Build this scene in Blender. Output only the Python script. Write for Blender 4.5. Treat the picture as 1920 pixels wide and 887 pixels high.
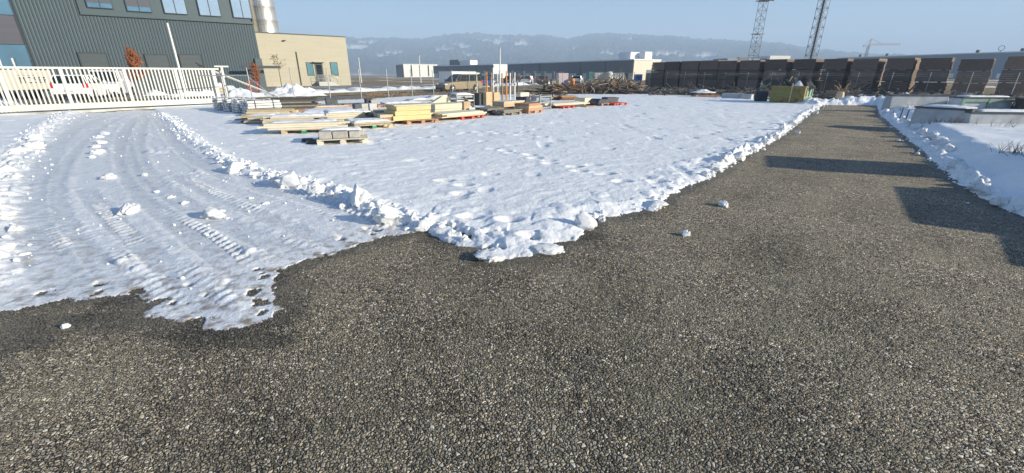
import bpy, bmesh, math, random
import numpy as np
from mathutils import Vector, Matrix
random.seed(7)
rng = np.random.default_rng(11)
R = math.radians
for o in list(bpy.data.objects): bpy.data.objects.remove(o)
SC = bpy.context.scene
COL = SC.collection

# ------------------------------------------------------------------ camera, sky, sun, exposure
EYE = 1.68
PITCH = R(21.0)
FPX = 792.0
cam = bpy.data.cameras.new('camera'); camo = bpy.data.objects.new('camera', cam); COL.objects.link(camo)
cam.sensor_width = 36; cam.lens = FPX/1920*36; cam.clip_end = 12000; cam.clip_start = 0.05
camo.location = (0, 0, EYE); camo.rotation_euler = (R(90)-PITCH, 0, 0)
SC.camera = camo
SUN_EL = R(17.0)
SUN_AZ = math.atan2(0.93, -0.33)          # compass angle from +Y towards +X
sd = bpy.data.lights.new('sun', 'SUN'); sd.energy = 5.0; sd.angle = R(0.5); sd.color = (1.0, 0.915, 0.74)
so = bpy.data.objects.new('sun', sd); COL.objects.link(so)
sdir = Vector((math.sin(SUN_AZ)*math.cos(SUN_EL), math.cos(SUN_AZ)*math.cos(SUN_EL), math.sin(SUN_EL)))
so.rotation_euler = (-sdir).to_track_quat('-Z', 'Y').to_euler()
W = bpy.data.worlds.new('World'); SC.world = W; W.use_nodes = True
wt = W.node_tree; wt.nodes.clear()
wo = wt.nodes.new('ShaderNodeOutputWorld'); wb = wt.nodes.new('ShaderNodeBackground')
sk = wt.nodes.new('ShaderNodeTexSky'); sk.sky_type = 'NISHITA'; sk.sun_disc = False
sk.sun_elevation = SUN_EL; sk.sun_rotation = SUN_AZ
sk.altitude = 400; sk.air_density = 1.0; sk.dust_density = 0.8; sk.ozone_density = 3.0
wb.inputs['Strength'].default_value = 0.052
hsv = wt.nodes.new('ShaderNodeHueSaturation'); hsv.inputs['Saturation'].default_value = 1.5; hsv.inputs['Hue'].default_value = 0.508
wt.links.new(sk.outputs[0], hsv.inputs['Color']); wt.links.new(hsv.outputs[0], wb.inputs[0]); wt.links.new(wb.outputs[0], wo.inputs[0])
SC.view_settings.view_transform = 'Standard'
SC.view_settings.look = 'None'; SC.view_settings.gamma = 1; SC.view_settings.use_curve_mapping = False
SC.view_settings.exposure = 1.26
SC.render.engine = 'CYCLES'
SC.cycles.max_bounces = 6; SC.cycles.volume_bounces = 1
SC.cycles.use_denoising = True

# ------------------------------------------------------------------ helpers
cP, sP = math.cos(PITCH), math.sin(PITCH)
def at(u, v, z=0.0):                        # photo pixel -> point of the level z
    xc = (u-960)/FPX; yc = (443.5-v)/FPX
    dz = yc*cP-sP; t = (z-EYE)/dz
    return Vector((xc*t, (cP+yc*sP)*t, z))
def at_line(u, P, D, z=1.5):                # where pixel column u meets the ground line P + k D
    a = (u-960)/FPX
    k = (a*(cP*P[1]-sP*(z-EYE))-P[0])/(D[0]-a*cP*D[1])
    return Vector((P[0]+k*D[0], P[1]+k*D[1], 0)), k
def zof(v, p):                              # height seen at row v above ground point p
    yc = (443.5-v)/FPX
    y = p[1]; k = (yc*cP-sP)/(cP+yc*sP)
    return EYE+k*y

def hsh(ix, iy, s):
    h = (ix.astype(np.int64)*374761393+iy.astype(np.int64)*668265263+s*1442695041) & 0x7fffffff
    h = ((h ^ (h >> 13))*1274126177) & 0x7fffffff
    h = h ^ (h >> 16)
    return (h & 0xffff)/65535.0
def vn(x, y, s=0):
    x = np.asarray(x, float); y = np.asarray(y, float)
    ix = np.floor(x); iy = np.floor(y); fx = x-ix; fy = y-iy
    fx = fx*fx*fx*(fx*(fx*6-15)+10); fy = fy*fy*fy*(fy*(fy*6-15)+10)
    a = hsh(ix, iy, s); b = hsh(ix+1, iy, s); c = hsh(ix, iy+1, s); d = hsh(ix+1, iy+1, s)
    return (a*(1-fx)+b*fx)*(1-fy)+(c*(1-fx)+d*fx)*fy-0.5
def fbm(x, y, s=0, o=4, g=0.5):
    r = 0; a = 1
    for i in range(o):
        r = r+a*vn(x, y, s+i*17); x = x*2.03+3.1; y = y*2.03+1.7; a *= g
    return r
def wor(x, y, s=0):
    ix = np.floor(x); iy = np.floor(y); best = np.full(np.shape(x), 9.0); rnd = np.zeros(np.shape(x))
    for i in (-1, 0, 1):
        for j in (-1, 0, 1):
            cx = ix+i; cy = iy+j
            d = (cx+.15+.7*hsh(cx, cy, s)-x)**2+(cy+.15+.7*hsh(cx, cy, s+7)-y)**2
            m = d < best; best = np.where(m, d, best); rnd = np.where(m, hsh(cx, cy, s+13), rnd)
    return np.sqrt(best), rnd
def chunks(x, y, s):
    wx = x+.25*vn(x*2.3, y*2.3, s+3); wy = y+.25*vn(x*2.3+9, y*2.3, s+4)
    f, r = wor(wx, wy, s); return r**1.5*np.clip(1-(f/.62)**3, 0, 1)
def sstep(a, b, x):
    t = np.clip((x-a)/(b-a), 0, 1); return t*t*(3-2*t)
def seg_dist(px, py, poly, closed=False):
    """distance to polyline, arc length at the nearest point, signed side"""
    P = np.array([(p[0], p[1]) for p in poly], float)
    if closed: P = np.vstack([P, P[:1]])
    best = np.full(px.shape, 1e9); arc = np.zeros(px.shape); side = np.zeros(px.shape); acc = 0
    for i in range(len(P)-1):
        a = P[i]; d = P[i+1]-a; L2 = d@d; L = math.sqrt(L2)
        t = np.clip(((px-a[0])*d[0]+(py-a[1])*d[1])/L2, 0, 1)
        ex = px-a[0]-t*d[0]; ey = py-a[1]-t*d[1]
        q = ex*ex+ey*ey; m = q < best
        best = np.where(m, q, best); arc = np.where(m, acc+t*L, arc)
        side = np.where(m, np.sign(d[0]*ey-d[1]*ex), side); acc += L
    return np.sqrt(best), arc, side
def inside(px, py, poly):
    P = [(p[0], p[1]) for p in poly]; r = np.zeros(px.shape, bool); n = len(P)
    for i in range(n):
        x0, y0 = P[i]; x1, y1 = P[(i+1) % n]
        if y0 == y1: continue
        c = (y0 > py) != (y1 > py)
        r ^= c & (px < (x1-x0)*(py-y0)/(y1-y0)+x0)
    return r
def smooth_poly(P, n=2):
    P = [np.array((p[0], p[1]), float) for p in P]
    for _ in range(n):
        Q = [P[0]]
        for a, b in zip(P[:-1], P[1:]): Q += [a*.75+b*.25, a*.25+b*.75]
        Q.append(P[-1]); P = Q
    return P

# ------------------------------------------------------------------ materials
def mat(name, col, rough=0.7, metal=0.0, var=0.0, scale=4.0, bump=0.0, bscale=30.0, stretch=(1, 1, 1), rnd=0.0, col2=None, amt=(0.45, 0.62), spec=0.5, s2=None):
    m = bpy.data.materials.new(name); m.use_nodes = True
    nt = m.node_tree; b = nt.nodes['Principled BSDF']; L = nt.links
    b.inputs['Roughness'].default_value = rough; b.inputs['Metallic'].default_value = metal
    b.inputs['Specular IOR Level'].default_value = spec
    tc = nt.nodes.new('ShaderNodeTexCoord'); mp = nt.nodes.new('ShaderNodeMapping')
    mp.inputs['Scale'].default_value = stretch; L.new(tc.outputs['Object'], mp.inputs[0])
    cur = nt.nodes.new('ShaderNodeRGB'); cur.outputs[0].default_value = (*col, 1); out = cur.outputs[0]
    if col2 is not None:
        n2 = nt.nodes.new('ShaderNodeTexNoise'); n2.inputs['Scale'].default_value = s2 or scale*0.6; n2.inputs['Detail'].default_value = 6
        n2.inputs['Roughness'].default_value = 0.65
        L.new(mp.outputs[0], n2.inputs[0])
        rp = nt.nodes.new('ShaderNodeMapRange'); rp.inputs[1].default_value = amt[0]; rp.inputs[2].default_value = amt[1]
        L.new(n2.outputs[0], rp.inputs[0])
        mx = nt.nodes.new('ShaderNodeMix'); mx.data_type = 'RGBA'
        L.new(rp.outputs[0], mx.inputs[0]); L.new(out, mx.inputs[6]); mx.inputs[7].default_value = (*col2, 1); out = mx.outputs[2]
    if var or rnd:
        hs = nt.nodes.new('ShaderNodeHueSaturation'); L.new(out, hs.inputs['Color']); out = hs.outputs[0]
        n1 = nt.nodes.new('ShaderNodeTexNoise'); n1.inputs['Scale'].default_value = scale; n1.inputs['Detail'].default_value = 5
        L.new(mp.outputs[0], n1.inputs[0])
        r1 = nt.nodes.new('ShaderNodeMapRange'); r1.inputs[1].default_value = .25; r1.inputs[2].default_value = .75
        r1.inputs[3].default_value = 1-var; r1.inputs[4].default_value = 1+var; L.new(n1.outputs[0], r1.inputs[0])
        v = r1.outputs[0]
        if rnd:
            oi = nt.nodes.new('ShaderNodeObjectInfo'); r2 = nt.nodes.new('ShaderNodeMapRange')
            r2.inputs[3].default_value = 1-rnd; r2.inputs[4].default_value = 1+rnd; L.new(oi.outputs['Random'], r2.inputs[0])
            mm = nt.nodes.new('ShaderNodeMath'); mm.operation = 'MULTIPLY'; L.new(v, mm.inputs[0]); L.new(r2.outputs[0], mm.inputs[1]); v = mm.outputs[0]
        L.new(v, hs.inputs['Value'])
    L.new(out, b.inputs['Base Color'])
    if bump:
        nb = nt.nodes.new('ShaderNodeTexNoise'); nb.inputs['Scale'].default_value = bscale; nb.inputs['Detail'].default_value = 6
        L.new(mp.outputs[0], nb.inputs[0])
        bp = nt.nodes.new('ShaderNodeBump'); bp.inputs['Strength'].default_value = bump; bp.inputs['Distance'].default_value = 0.02
        L.new(nb.outputs[0], bp.inputs['Height']); L.new(bp.outputs[0], b.inputs['Normal'])
    return m
M = {}
def mk(k, *a, **kw): M[k] = mat(k, *a, **kw); return M[k]

# ------------------------------------------------------------------ mesh builder
class MB:
    def __init__(s): s.v = []; s.f = []
    def add(s, vs, fs, T=None):
        n = len(s.v)
        s.v += [tuple(T @ Vector(p)) if T is not None else tuple(p) for p in vs]
        s.f += [tuple(i+n for i in f) for f in fs]; return s
    def box(s, x0, x1, y0, y1, z0, z1, T=None):
        return s.add([(x0, y0, z0), (x1, y0, z0), (x1, y1, z0), (x0, y1, z0), (x0, y0, z1), (x1, y0, z1), (x1, y1, z1), (x0, y1, z1)],
                     [(0, 3, 2, 1), (4, 5, 6, 7), (0, 1, 5, 4), (1, 2, 6, 5), (2, 3, 7, 6), (3, 0, 4, 7)], T)
    def prism(s, prof, y0, y1, T=None, taper=0.0):      # profile in x,z extruded along y
        n = len(prof); zs = [p[1] for p in prof]; zl, zh = min(zs), max(zs)
        def k(z): return taper*(z-zl)/(zh-zl+1e-9)
        vs = [(x, y0+k(z), z) for x, z in prof]+[(x, y1-k(z), z) for x, z in prof]
        fs = [tuple(range(n)), tuple(range(2*n-1, n-1, -1))]+[(i, i+n, (i+1) % n+n, (i+1) % n) for i in range(n)]
        return s.add(vs, fs, T)
    def tube(s, p0, p1, r, n=8, r1=None, T=None, cap=True):
        p0 = Vector(p0); p1 = Vector(p1); d = (p1-p0).normalized()
        a = d.orthogonal().normalized(); b = d.cross(a); r1 = r if r1 is None else r1
        vs = []
        for p, q in ((p0, r), (p1, r1)):
            for i in range(n):
                t = 2*math.pi*(i+.5)/n; vs.append(p+a*math.cos(t)*q+b*math.sin(t)*q)
        fs = [(i, (i+1) % n, (i+1) % n+n, i+n) for i in range(n)]
        if cap: fs += [tuple(range(n-1, -1, -1)), tuple(range(n, 2*n))]
        return s.add(vs, fs, T)
    def lathe(s, prof, n=24, T=None):                   # (r, z) about z
        vs = []; m = len(prof)
        for r, z in prof:
            for i in range(n):
                t = 2*math.pi*i/n; vs.append((r*math.cos(t), r*math.sin(t), z))
        fs = []
        for j in range(m-1):
            for i in range(n):
                k = (i+1) % n; fs.append((j*n+i, j*n+k, (j+1)*n+k, (j+1)*n+i))
        fs += [tuple(range(n-1, -1, -1)), tuple(range((m-1)*n, m*n))]
        return s.add(vs, fs, T)
    def build(s, name, m, parent=None, bevel=0.0, smooth=False, loc=None, rz=0.0):
        me = bpy.data.meshes.new(name); me.from_pydata(s.v, [], s.f); me.update()
        me.materials.append(M[m] if isinstance(m, str) else m)
        bm = bmesh.new(); bm.from_mesh(me); bmesh.ops.recalc_face_normals(bm, faces=bm.faces)
        if bevel: bmesh.ops.bevel(bm, geom=[e for e in bm.edges if len(e.link_faces) == 2 and e.calc_face_angle(0) > 0.6], offset=bevel, segments=1, affect='EDGES', clamp_overlap=True)
        bm.to_mesh(me); bm.free()
        if smooth: me.polygons.foreach_set('use_smooth', [True]*len(me.polygons))
        o = bpy.data.objects.new(name, me); COL.objects.link(o)
        if parent is not None: o.parent = parent
        if loc is not None: o.location = loc
        o.rotation_euler.z = rz
        return o
def np_mesh(name, V, F, m, attrs=None, smooth=True):
    me = bpy.data.meshes.new(name)
    me.vertices.add(len(V)); me.vertices.foreach_set('co', np.ascontiguousarray(V, dtype=np.float32).ravel())
    k = F.shape[1]
    me.loops.add(F.size); me.polygons.add(len(F))
    me.loops.foreach_set('vertex_index', np.ascontiguousarray(F, dtype=np.int32).ravel())
    me.polygons.foreach_set('loop_start', np.arange(0, F.size, k, dtype=np.int32))
    if smooth: me.polygons.foreach_set('use_smooth', np.ones(len(F), bool))
    for nm, val in (attrs or {}).items():
        at_ = me.attributes.new(nm, 'FLOAT', 'POINT'); at_.data.foreach_set('value', np.ascontiguousarray(val, dtype=np.float32))
    me.update(calc_edges=True); me.validate()
    me.materials.append(M[m] if isinstance(m, str) else m)
    o = bpy.data.objects.new(name, me); COL.objects.link(o); return o
def grid_faces(nr, nc, keep=None):
    i = np.arange(nr-1)[:, None]*nc+np.arange(nc-1)[None, :]
    F = np.stack([i, i+1, i+nc+1, i+nc], -1).reshape(-1, 4)
    if keep is not None:
        k = keep.ravel(); F = F[k[F].any(1)]
        used, inv = np.unique(F, return_inverse=True); return inv.reshape(F.shape), used
    return F, None
def tag(o, label, cat, group=None, kind=None):
    if label: o['label'] = label
    if cat: o['category'] = cat
    if group: o['group'] = group
    if kind: o['kind'] = kind
    return o
def thing(name, label, cat, loc=(0, 0, 0), rz=0.0, group=None):
    o = bpy.data.objects.new(name, None); COL.objects.link(o); o.empty_display_size = .2
    o.location = loc; o.rotation_euler.z = rz
    return tag(o, label, cat, group)
def dup(root, loc, rz=None, label=None, scale=None):
    r = root.copy(); COL.objects.link(r); r.location = loc
    if rz is not None: r.rotation_euler.z = rz
    if scale: r.scale = scale
    if label: r['label'] = label
    for ch in list(root.children):
        c = ch.copy(); COL.objects.link(c); c.parent = r
        for g in ch.children:
            d = g.copy(); COL.objects.link(d); d.parent = c
    return r

# plain materials
mk('concrete', (.50, .51, .51), .9, var=.22, scale=2.2, bump=.4, bscale=25, rnd=.08, col2=(.33, .33, .32), amt=(.5, .75))
mk('concrete_dark', (.10, .105, .11), .9, var=.3, scale=3, bump=.4)
mk('pale_block', (.42, .40, .36), .9, var=.2, scale=9, bump=.5, bscale=40, rnd=.12)
mk('pine', (.52, .42, .27), .75, var=.22, scale=3, stretch=(1, 9, 9), rnd=.16, bump=.2, bscale=12)
mk('pine_pale', (.64, .57, .44), .75, var=.18, scale=3, stretch=(1, 9, 9), rnd=.13, bump=.2, bscale=12)
mk('cream_wood', (.70, .64, .46), .75, var=.10, scale=2, rnd=.08)
mk('yellow_panel', (.66, .51, .24), .6, var=.14, scale=3, stretch=(1, 4, 6), rnd=.08)
mk('wood_grey', (.25, .22, .18), .85, var=.35, scale=4, stretch=(1, 9, 9), rnd=.25, bump=.3, bscale=14)
mk('wood_brown', (.33, .20, .10), .8, var=.3, scale=4, stretch=(1, 9, 9), rnd=.2)
mk('wood_dark', (.075, .07, .06), .9, var=.35, scale=5, stretch=(1, 9, 9), rnd=.3, bump=.3)
mk('wood_red', (.45, .24, .13), .75, var=.2, scale=4, stretch=(1, 8, 8), rnd=.12)
mk('stack_wood', (.205, .145, .108), .9, var=.45, scale=3, stretch=(1, 1, 16), rnd=.3, bump=.5, bscale=10)
mk('red_paint', (.52, .06, .03), .6, var=.2, rnd=.1)
mk('green_paint', (.02, .25, .12), .6, var=.15)
mk('carton', (.55, .40, .24), .8, var=.12, scale=3, rnd=.08)
mk('galv', (.33, .34, .34), .5, metal=.6, var=.15, scale=6)
mk('white_metal', (.72, .72, .68), .5, var=.06, scale=3)
mk('gate_white', (.60, .595, .545), .5, var=.08, scale=2.5, col2=(.42, .40, .34), amt=(.6, .8), s2=1.2)
mk('alu', (.52, .53, .53), .45, metal=.25, var=.12, scale=6, rnd=.1)
mk('black_plastic', (.02, .02, .022), .5, var=.2)
mk('rubber', (.018, .018, .018), .8, var=.2)
mk('rim', (.55, .56, .57), .35, metal=.7)
mk('dark_steel', (.06, .065, .07), .6, metal=.3, var=.2)
mk('orange_paint', (.75, .27, .04), .6, var=.15)
mk('blue_paint', (.05, .12, .35), .5, var=.15)
mk('navy_paint', (.03, .035, .06), .6, var=.3, scale=4, col2=(.09, .09, .10), amt=(.5, .7))
mk('glass_dark', (.012, .02, .024), .08, var=.1, spec=.22)
mk('glass_teal', (.10, .24, .27), .08, var=.25, scale=.8, spec=.8)
mk('glass_bright', (.80, .86, .88), .04, metal=.9, var=.1, scale=.35)
mk('glass_sky', (.22, .38, .46), .05, metal=.7, var=.2, scale=.35, spec=.8)
mk('blind', (.10, .10, .12), .6, var=.15, scale=1, stretch=(.3, .3, 14))
mk('tail_red', (.6, .02, .02), .25)
mk('lamp_clear', (.7, .7, .68), .15)
mk('snow_obj', (.87, .875, .88), .7, var=.06, scale=8, bump=.45, bscale=38, col2=(.64, .62, .585), amt=(.52, .74), s2=5)
mk('bark', (.10, .075, .055), .95, var=.3, scale=12, bump=.6)
mk('leaf_rust', (.27, .09, .03), .8, var=.35, scale=6)
mk('leaf_dry', (.26, .16, .08), .8, var=.35, scale=6)

def snow_nodes(m, dirty=True):
    nt = m.node_tree; L = nt.links; b = nt.nodes['Principled BSDF']
    b.inputs['Roughness'].default_value = .55; b.inputs['Specular IOR Level'].default_value = .35
    geo = nt.nodes.new('ShaderNodeNewGeometry')
    def noise(sc, det=5):
        n = nt.nodes.new('ShaderNodeTexNoise'); n.inputs['Scale'].default_value = sc; n.inputs['Detail'].default_value = det
        L.new(geo.outputs['Position'], n.inputs[0]); return n.outputs[0]
    def rng_(src, a, b2, c=0, d=1):
        r = nt.nodes.new('ShaderNodeMapRange'); r.inputs[1].default_value = a; r.inputs[2].default_value = b2
        r.inputs[3].default_value = c; r.inputs[4].default_value = d; L.new(src, r.inputs[0]); return r.outputs[0]
    def mul(a, b2):
        q = nt.nodes.new('ShaderNodeMath'); q.operation = 'MULTIPLY'; L.new(a, q.inputs[0]); L.new(b2, q.inputs[1]); return q.outputs[0]
    def mix(f, a, b2):
        x = nt.nodes.new('ShaderNodeMix'); x.data_type = 'RGBA'; L.new(f, x.inputs[0])
        if isinstance(a, tuple): x.inputs[6].default_value = (*a, 1)
        else: L.new(a, x.inputs[6])
        x.inputs[7].default_value = (*b2, 1); return x.outputs[2]
    def attr(n):
        a = nt.nodes.new('ShaderNodeAttribute'); a.attribute_name = n; return a.outputs['Fac']
    base = mix(rng_(noise(1.1), .35, .7), (.90, .90, .895), (.86, .865, .87))
    icy = mul(attr('ice'), rng_(noise(3.5), .3, .6, .35, 1)); base = mix(icy, base, (.68, .705, .74))
    dirt = mul(attr('dirt'), rng_(noise(9, 8), .48, .66)); base = mix(dirt, base, (.30, .25, .20))
    speck = mul(rng_(noise(30, 3), .64, .70), rng_(noise(.9), .44, .64)); base = mix(speck, base, (.22, .17, .11))
    melt = attr('melt'); base = mix(melt, base, (.24, .23, .22))
    L.new(base, b.inputs['Base Color'])
    rr = rng_(attr('ice'), 0, 1, .6, .32); L.new(rr, b.inputs['Roughness'])
    xr = nt.nodes.new('ShaderNodeMapping'); xr.inputs['Rotation'].default_value = (0, 0, .9); xr.inputs['Scale'].default_value = (7, 19, 10); L.new(geo.outputs['Position'], xr.inputs[0])
    ns = nt.nodes.new('ShaderNodeTexNoise'); ns.inputs['Scale'].default_value = 1.0; ns.inputs['Detail'].default_value = 5; ns.inputs['Roughness'].default_value = .65; L.new(xr.outputs[0], ns.inputs[0])
    ad = nt.nodes.new('ShaderNodeMath'); ad.operation = 'MULTIPLY_ADD'; L.new(ns.outputs[0], ad.inputs[0]); L.new(rng_(attr('ice'), 0, 1, .4, 1.5), ad.inputs[1]); L.new(noise(38, 6), ad.inputs[2])
    n1 = ad.outputs[0]; bp = nt.nodes.new('ShaderNodeBump'); bp.inputs['Strength'].default_value = .55; bp.inputs['Distance'].default_value = .012
    L.new(n1, bp.inputs['Height']); L.new(bp.outputs[0], b.inputs['Normal'])
m = bpy.data.materials.new('snow'); m.use_nodes = True; snow_nodes(m); M['snow'] = m

def asphalt_nodes(m, disp=True):
    nt = m.node_tree; L = nt.links; b = nt.nodes['Principled BSDF']
    b.inputs['Roughness'].default_value = .75; b.inputs['Specular IOR Level'].default_value = .35
    geo = nt.nodes.new('ShaderNodeNewGeometry')
    flat = nt.nodes.new('ShaderNodeVectorMath'); flat.operation = 'MULTIPLY'; flat.inputs[1].default_value = (1, 1, 0)
    tcp = nt.nodes.new('ShaderNodeTexCoord'); L.new(tcp.outputs['Object'], flat.inputs[0])
    wn = nt.nodes.new('ShaderNodeTexNoise'); wn.inputs['Scale'].default_value = 30; wn.inputs['Detail'].default_value = 2
    L.new(flat.outputs[0], wn.inputs[0])
    ws = nt.nodes.new('ShaderNodeVectorMath'); ws.operation = 'MULTIPLY_ADD'; ws.inputs[1].default_value = (.014, .014, 0)
    L.new(wn.outputs['Color'], ws.inputs[0]); L.new(flat.outputs[0], ws.inputs[2])
    def vor(sc, feat):
        v = nt.nodes.new('ShaderNodeTexVoronoi'); v.voronoi_dimensions = '2D'; v.feature = feat; v.inputs['Scale'].default_value = sc
        v.inputs['Randomness'].default_value = 1.0
        L.new(ws.outputs[0], v.inputs[0]); return v
    def rng_(src, a, b2, c=0, d=1):
        r = nt.nodes.new('ShaderNodeMapRange'); r.inputs[1].default_value = a; r.inputs[2].default_value = b2
        r.inputs[3].default_value = c; r.inputs[4].default_value = d; L.new(src, r.inputs[0]); return r.outputs[0]
    def math_(op, a, b2):
        q = nt.nodes.new('ShaderNodeMath'); q.operation = op
        for i, s in enumerate((a, b2)):
            if isinstance(s, (int, float)): q.inputs[i].default_value = s
            else: L.new(s, q.inputs[i])
        return q.outputs[0]
    S = 48
    ve = vor(S, 'DISTANCE_TO_EDGE'); vc = vor(S, 'F1'); we = vor(S*1.75, 'DISTANCE_TO_EDGE'); wc = vor(S*1.75, 'F1')
    pick = nt.nodes.new('ShaderNodeTexNoise'); pick.inputs['Scale'].default_value = 26; pick.inputs['Detail'].default_value = 2; L.new(flat.outputs[0], pick.inputs[0])
    pk = rng_(pick.outputs[0], .49, .53)
    cm = nt.nodes.new('ShaderNodeMix'); cm.data_type = 'RGBA'; L.new(pk, cm.inputs[0]); L.new(vc.outputs['Color'], cm.inputs[6]); L.new(wc.outputs['Color'], cm.inputs[7])
    em = nt.nodes.new('ShaderNodeMix'); em.data_type = 'FLOAT'; L.new(pk, em.inputs[0]); L.new(ve.outputs['Distance'], em.inputs[2]); L.new(we.outputs['Distance'], em.inputs[3])
    sep = nt.nodes.new('ShaderNodeSeparateColor'); L.new(cm.outputs[2], sep.inputs[0])
    # stone colour by cell
    cr = nt.nodes.new('ShaderNodeValToRGB'); e = cr.color_ramp.elements
    e[0].position = 0; e[0].color = (.04, .038, .03, 1)
    e[1].position = 1; e[1].color = (.82, .77, .67, 1)
    for p, c in ((.22, (.150, .132, .107)), (.5, (.28, .248, .20)), (.72, (.36, .32, .26)), (.9, (.56, .50, .40))):
        q = e.new(p); q.color = (*c, 1)
    L.new(sep.outputs[0], cr.inputs[0])
    tint = nt.nodes.new('ShaderNodeMix'); tint.data_type = 'RGBA'; tint.blend_type = 'MULTIPLY'
    L.new(rng_(sep.outputs[1], .55, 1, .12, .85), tint.inputs[0]); L.new(cr.outputs[0], tint.inputs[6]); tint.inputs[7].default_value = (1.0, .87, .64, 1)
    gap = rng_(em.outputs[0], .03, .21)
    mixg = nt.nodes.new('ShaderNodeMix'); mixg.data_type = 'RGBA'; L.new(gap, mixg.inputs[0]); mixg.inputs[6].default_value = (.018, .015, .012, 1); L.new(tint.outputs[2], mixg.inputs[7])
    # broad worn patches
    n1 = nt.nodes.new('ShaderNodeTexNoise'); n1.inputs['Scale'].default_value = .9; n1.inputs['Detail'].default_value = 5; L.new(flat.outputs[0], n1.inputs[0])
    n2 = nt.nodes.new('ShaderNodeTexNoise'); n2.inputs['Scale'].default_value = 7; n2.inputs['Detail'].default_value = 4; L.new(flat.outputs[0], n2.inputs[0])
    k = math_('MULTIPLY', rng_(n1.outputs[0], .3, .7, .80, 1.42), rng_(n2.outputs[0], .3, .7, .86, 1.14))
    aw = nt.nodes.new('ShaderNodeAttribute'); aw.attribute_name = 'wet'
    k = math_('MULTIPLY', k, rng_(aw.outputs['Fac'], 0, 1, 1, .36))
    hs = nt.nodes.new('ShaderNodeHueSaturation'); hs.inputs['Saturation'].default_value = 1.0; L.new(mixg.outputs[2], hs.inputs['Color']); L.new(k, hs.inputs['Value'])
    dust = nt.nodes.new('ShaderNodeMix'); dust.data_type = 'RGBA'
    n3 = nt.nodes.new('ShaderNodeTexNoise'); n3.inputs['Scale'].default_value = 1.7; n3.inputs['Detail'].default_value = 6; L.new(flat.outputs[0], n3.inputs[0])
    L.new(rng_(n3.outputs[0], .40, .72, .05, .55), dust.inputs[0]); L.new(hs.outputs[0], dust.inputs[6]); dust.inputs[7].default_value = (.30, .265, .19, 1)
    L.new(dust.outputs[2], b.inputs['Base Color'])
    L.new(rng_(aw.outputs['Fac'], 0, 1, .78, .45), b.inputs['Roughness'])
    hgt = math_('ADD', rng_(em.outputs[0], .0, .28), math_('MULTIPLY', sep.outputs[2], .7))
    d = nt.nodes.new('ShaderNodeDisplacement'); d.inputs['Midlevel'].default_value = .8; d.inputs['Scale'].default_value = .0068
    L.new(hgt, d.inputs['Height']); L.new(d.outputs[0], nt.nodes['Material Output'].inputs['Displacement'])
    m.displacement_method = 'BOTH'
m = bpy.data.materials.new('asphalt'); m.use_nodes = True; asphalt_nodes(m); M['asphalt'] = m

# ------------------------------------------------------------------ frames of the place
FO = Vector((-14.57, 24.93, 0)); FT = Vector((.530, .848, 0)); FN = Vector((-.848, .530, 0))     # street fence line
def fp(k, n, z=0): return FO+FT*k+FN*n+Vector((0, 0, z))
QO = Vector((18.26, 59.78, 0)); QT = Vector((.629, -.777, 0)); QN = Vector((.777, .629, 0))      # far fence line
def qp(k, n, z=0): return QO+QT*k+QN*n+Vector((0, 0, z))
AZ_Q = math.atan2(QT[1], QT[0]); AZ_F = math.atan2(FT[1], FT[0])

# asphalt outline (left edge from the left, then the head of the lane, then the right edge)
left_px = [(-260, 660), (0, 592), (60, 578), (130, 572), (185, 566), (235, 570), (258, 580), (245, 592), (205, 608), (202, 614), (265, 605), (320, 606), (355, 615),
           (385, 632), (430, 628), (470, 625), (490, 612), (535, 600), (545, 585), (530, 565), (535, 545), (528, 525), (540, 512), (600, 487), (660, 470),
           (700, 455), (760, 443), (795, 438), (815, 450), (850, 462), (888, 468), (883, 485), (892, 495), (930, 496), (985, 484), (1000, 482), (1025, 480),
           (1052, 458), (1080, 455), (1108, 440), (1112, 425), (1115, 412), (1170, 408), (1195, 402), (1250, 382), (1255, 370), (1300, 350), (1345, 330),
           (1375, 310), (1395, 296), (1430, 280), (1470, 255), (1490, 240), (1510, 222), (1545, 197)]
right_px = [(1642, 198), (1645, 213), (1668, 235), (1700, 262), (1730, 290), (1760, 318), (1790, 345), (1830, 370), (1870, 392), (1920, 413), (2100, 490), (2600, 700)]
EDGE_L = [at(*p) for p in left_px]; EDGE_R = [at(*p) for p in right_px]
ASPH = EDGE_L+EDGE_R+[Vector((6, -4, 0)), Vector((-9, -4, 0))]
fr_px = [(1030, 178), (1100, 177), (1215, 177.5), (1300, 181), (1405, 185), (1440, 187), (1530, 186), (1600, 184), (1665, 184), (1720, 184), (1900, 186)]
FRONT = [at(*p) for p in fr_px]
YARD = [fp(-24, 2.4), fp(-.9, 2.3), fp(-.3, .1), fp(15, .1), FRONT[0]+Vector((-1, .5, 0))]+FRONT+[Vector((70, 20, 0)), Vector((40, -8, 0)), Vector((-40, -8, 0))]
BERM = smooth_poly([at(*p) for p in [(300, 214), (322, 230), (345, 250), (400, 290), (440, 316), (520, 338), (600, 357), (680, 380), (735, 405), (800, 436)]])
RIDGE_L = smooth_poly([at(*p) for p in [(150, 208), (112, 225), (75, 255), (45, 285), (15, 320), (-10, 380), (-40, 450), (-60, 540)]])
def tr(*p): return smooth_poly([at(*q) for q in p])
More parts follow.
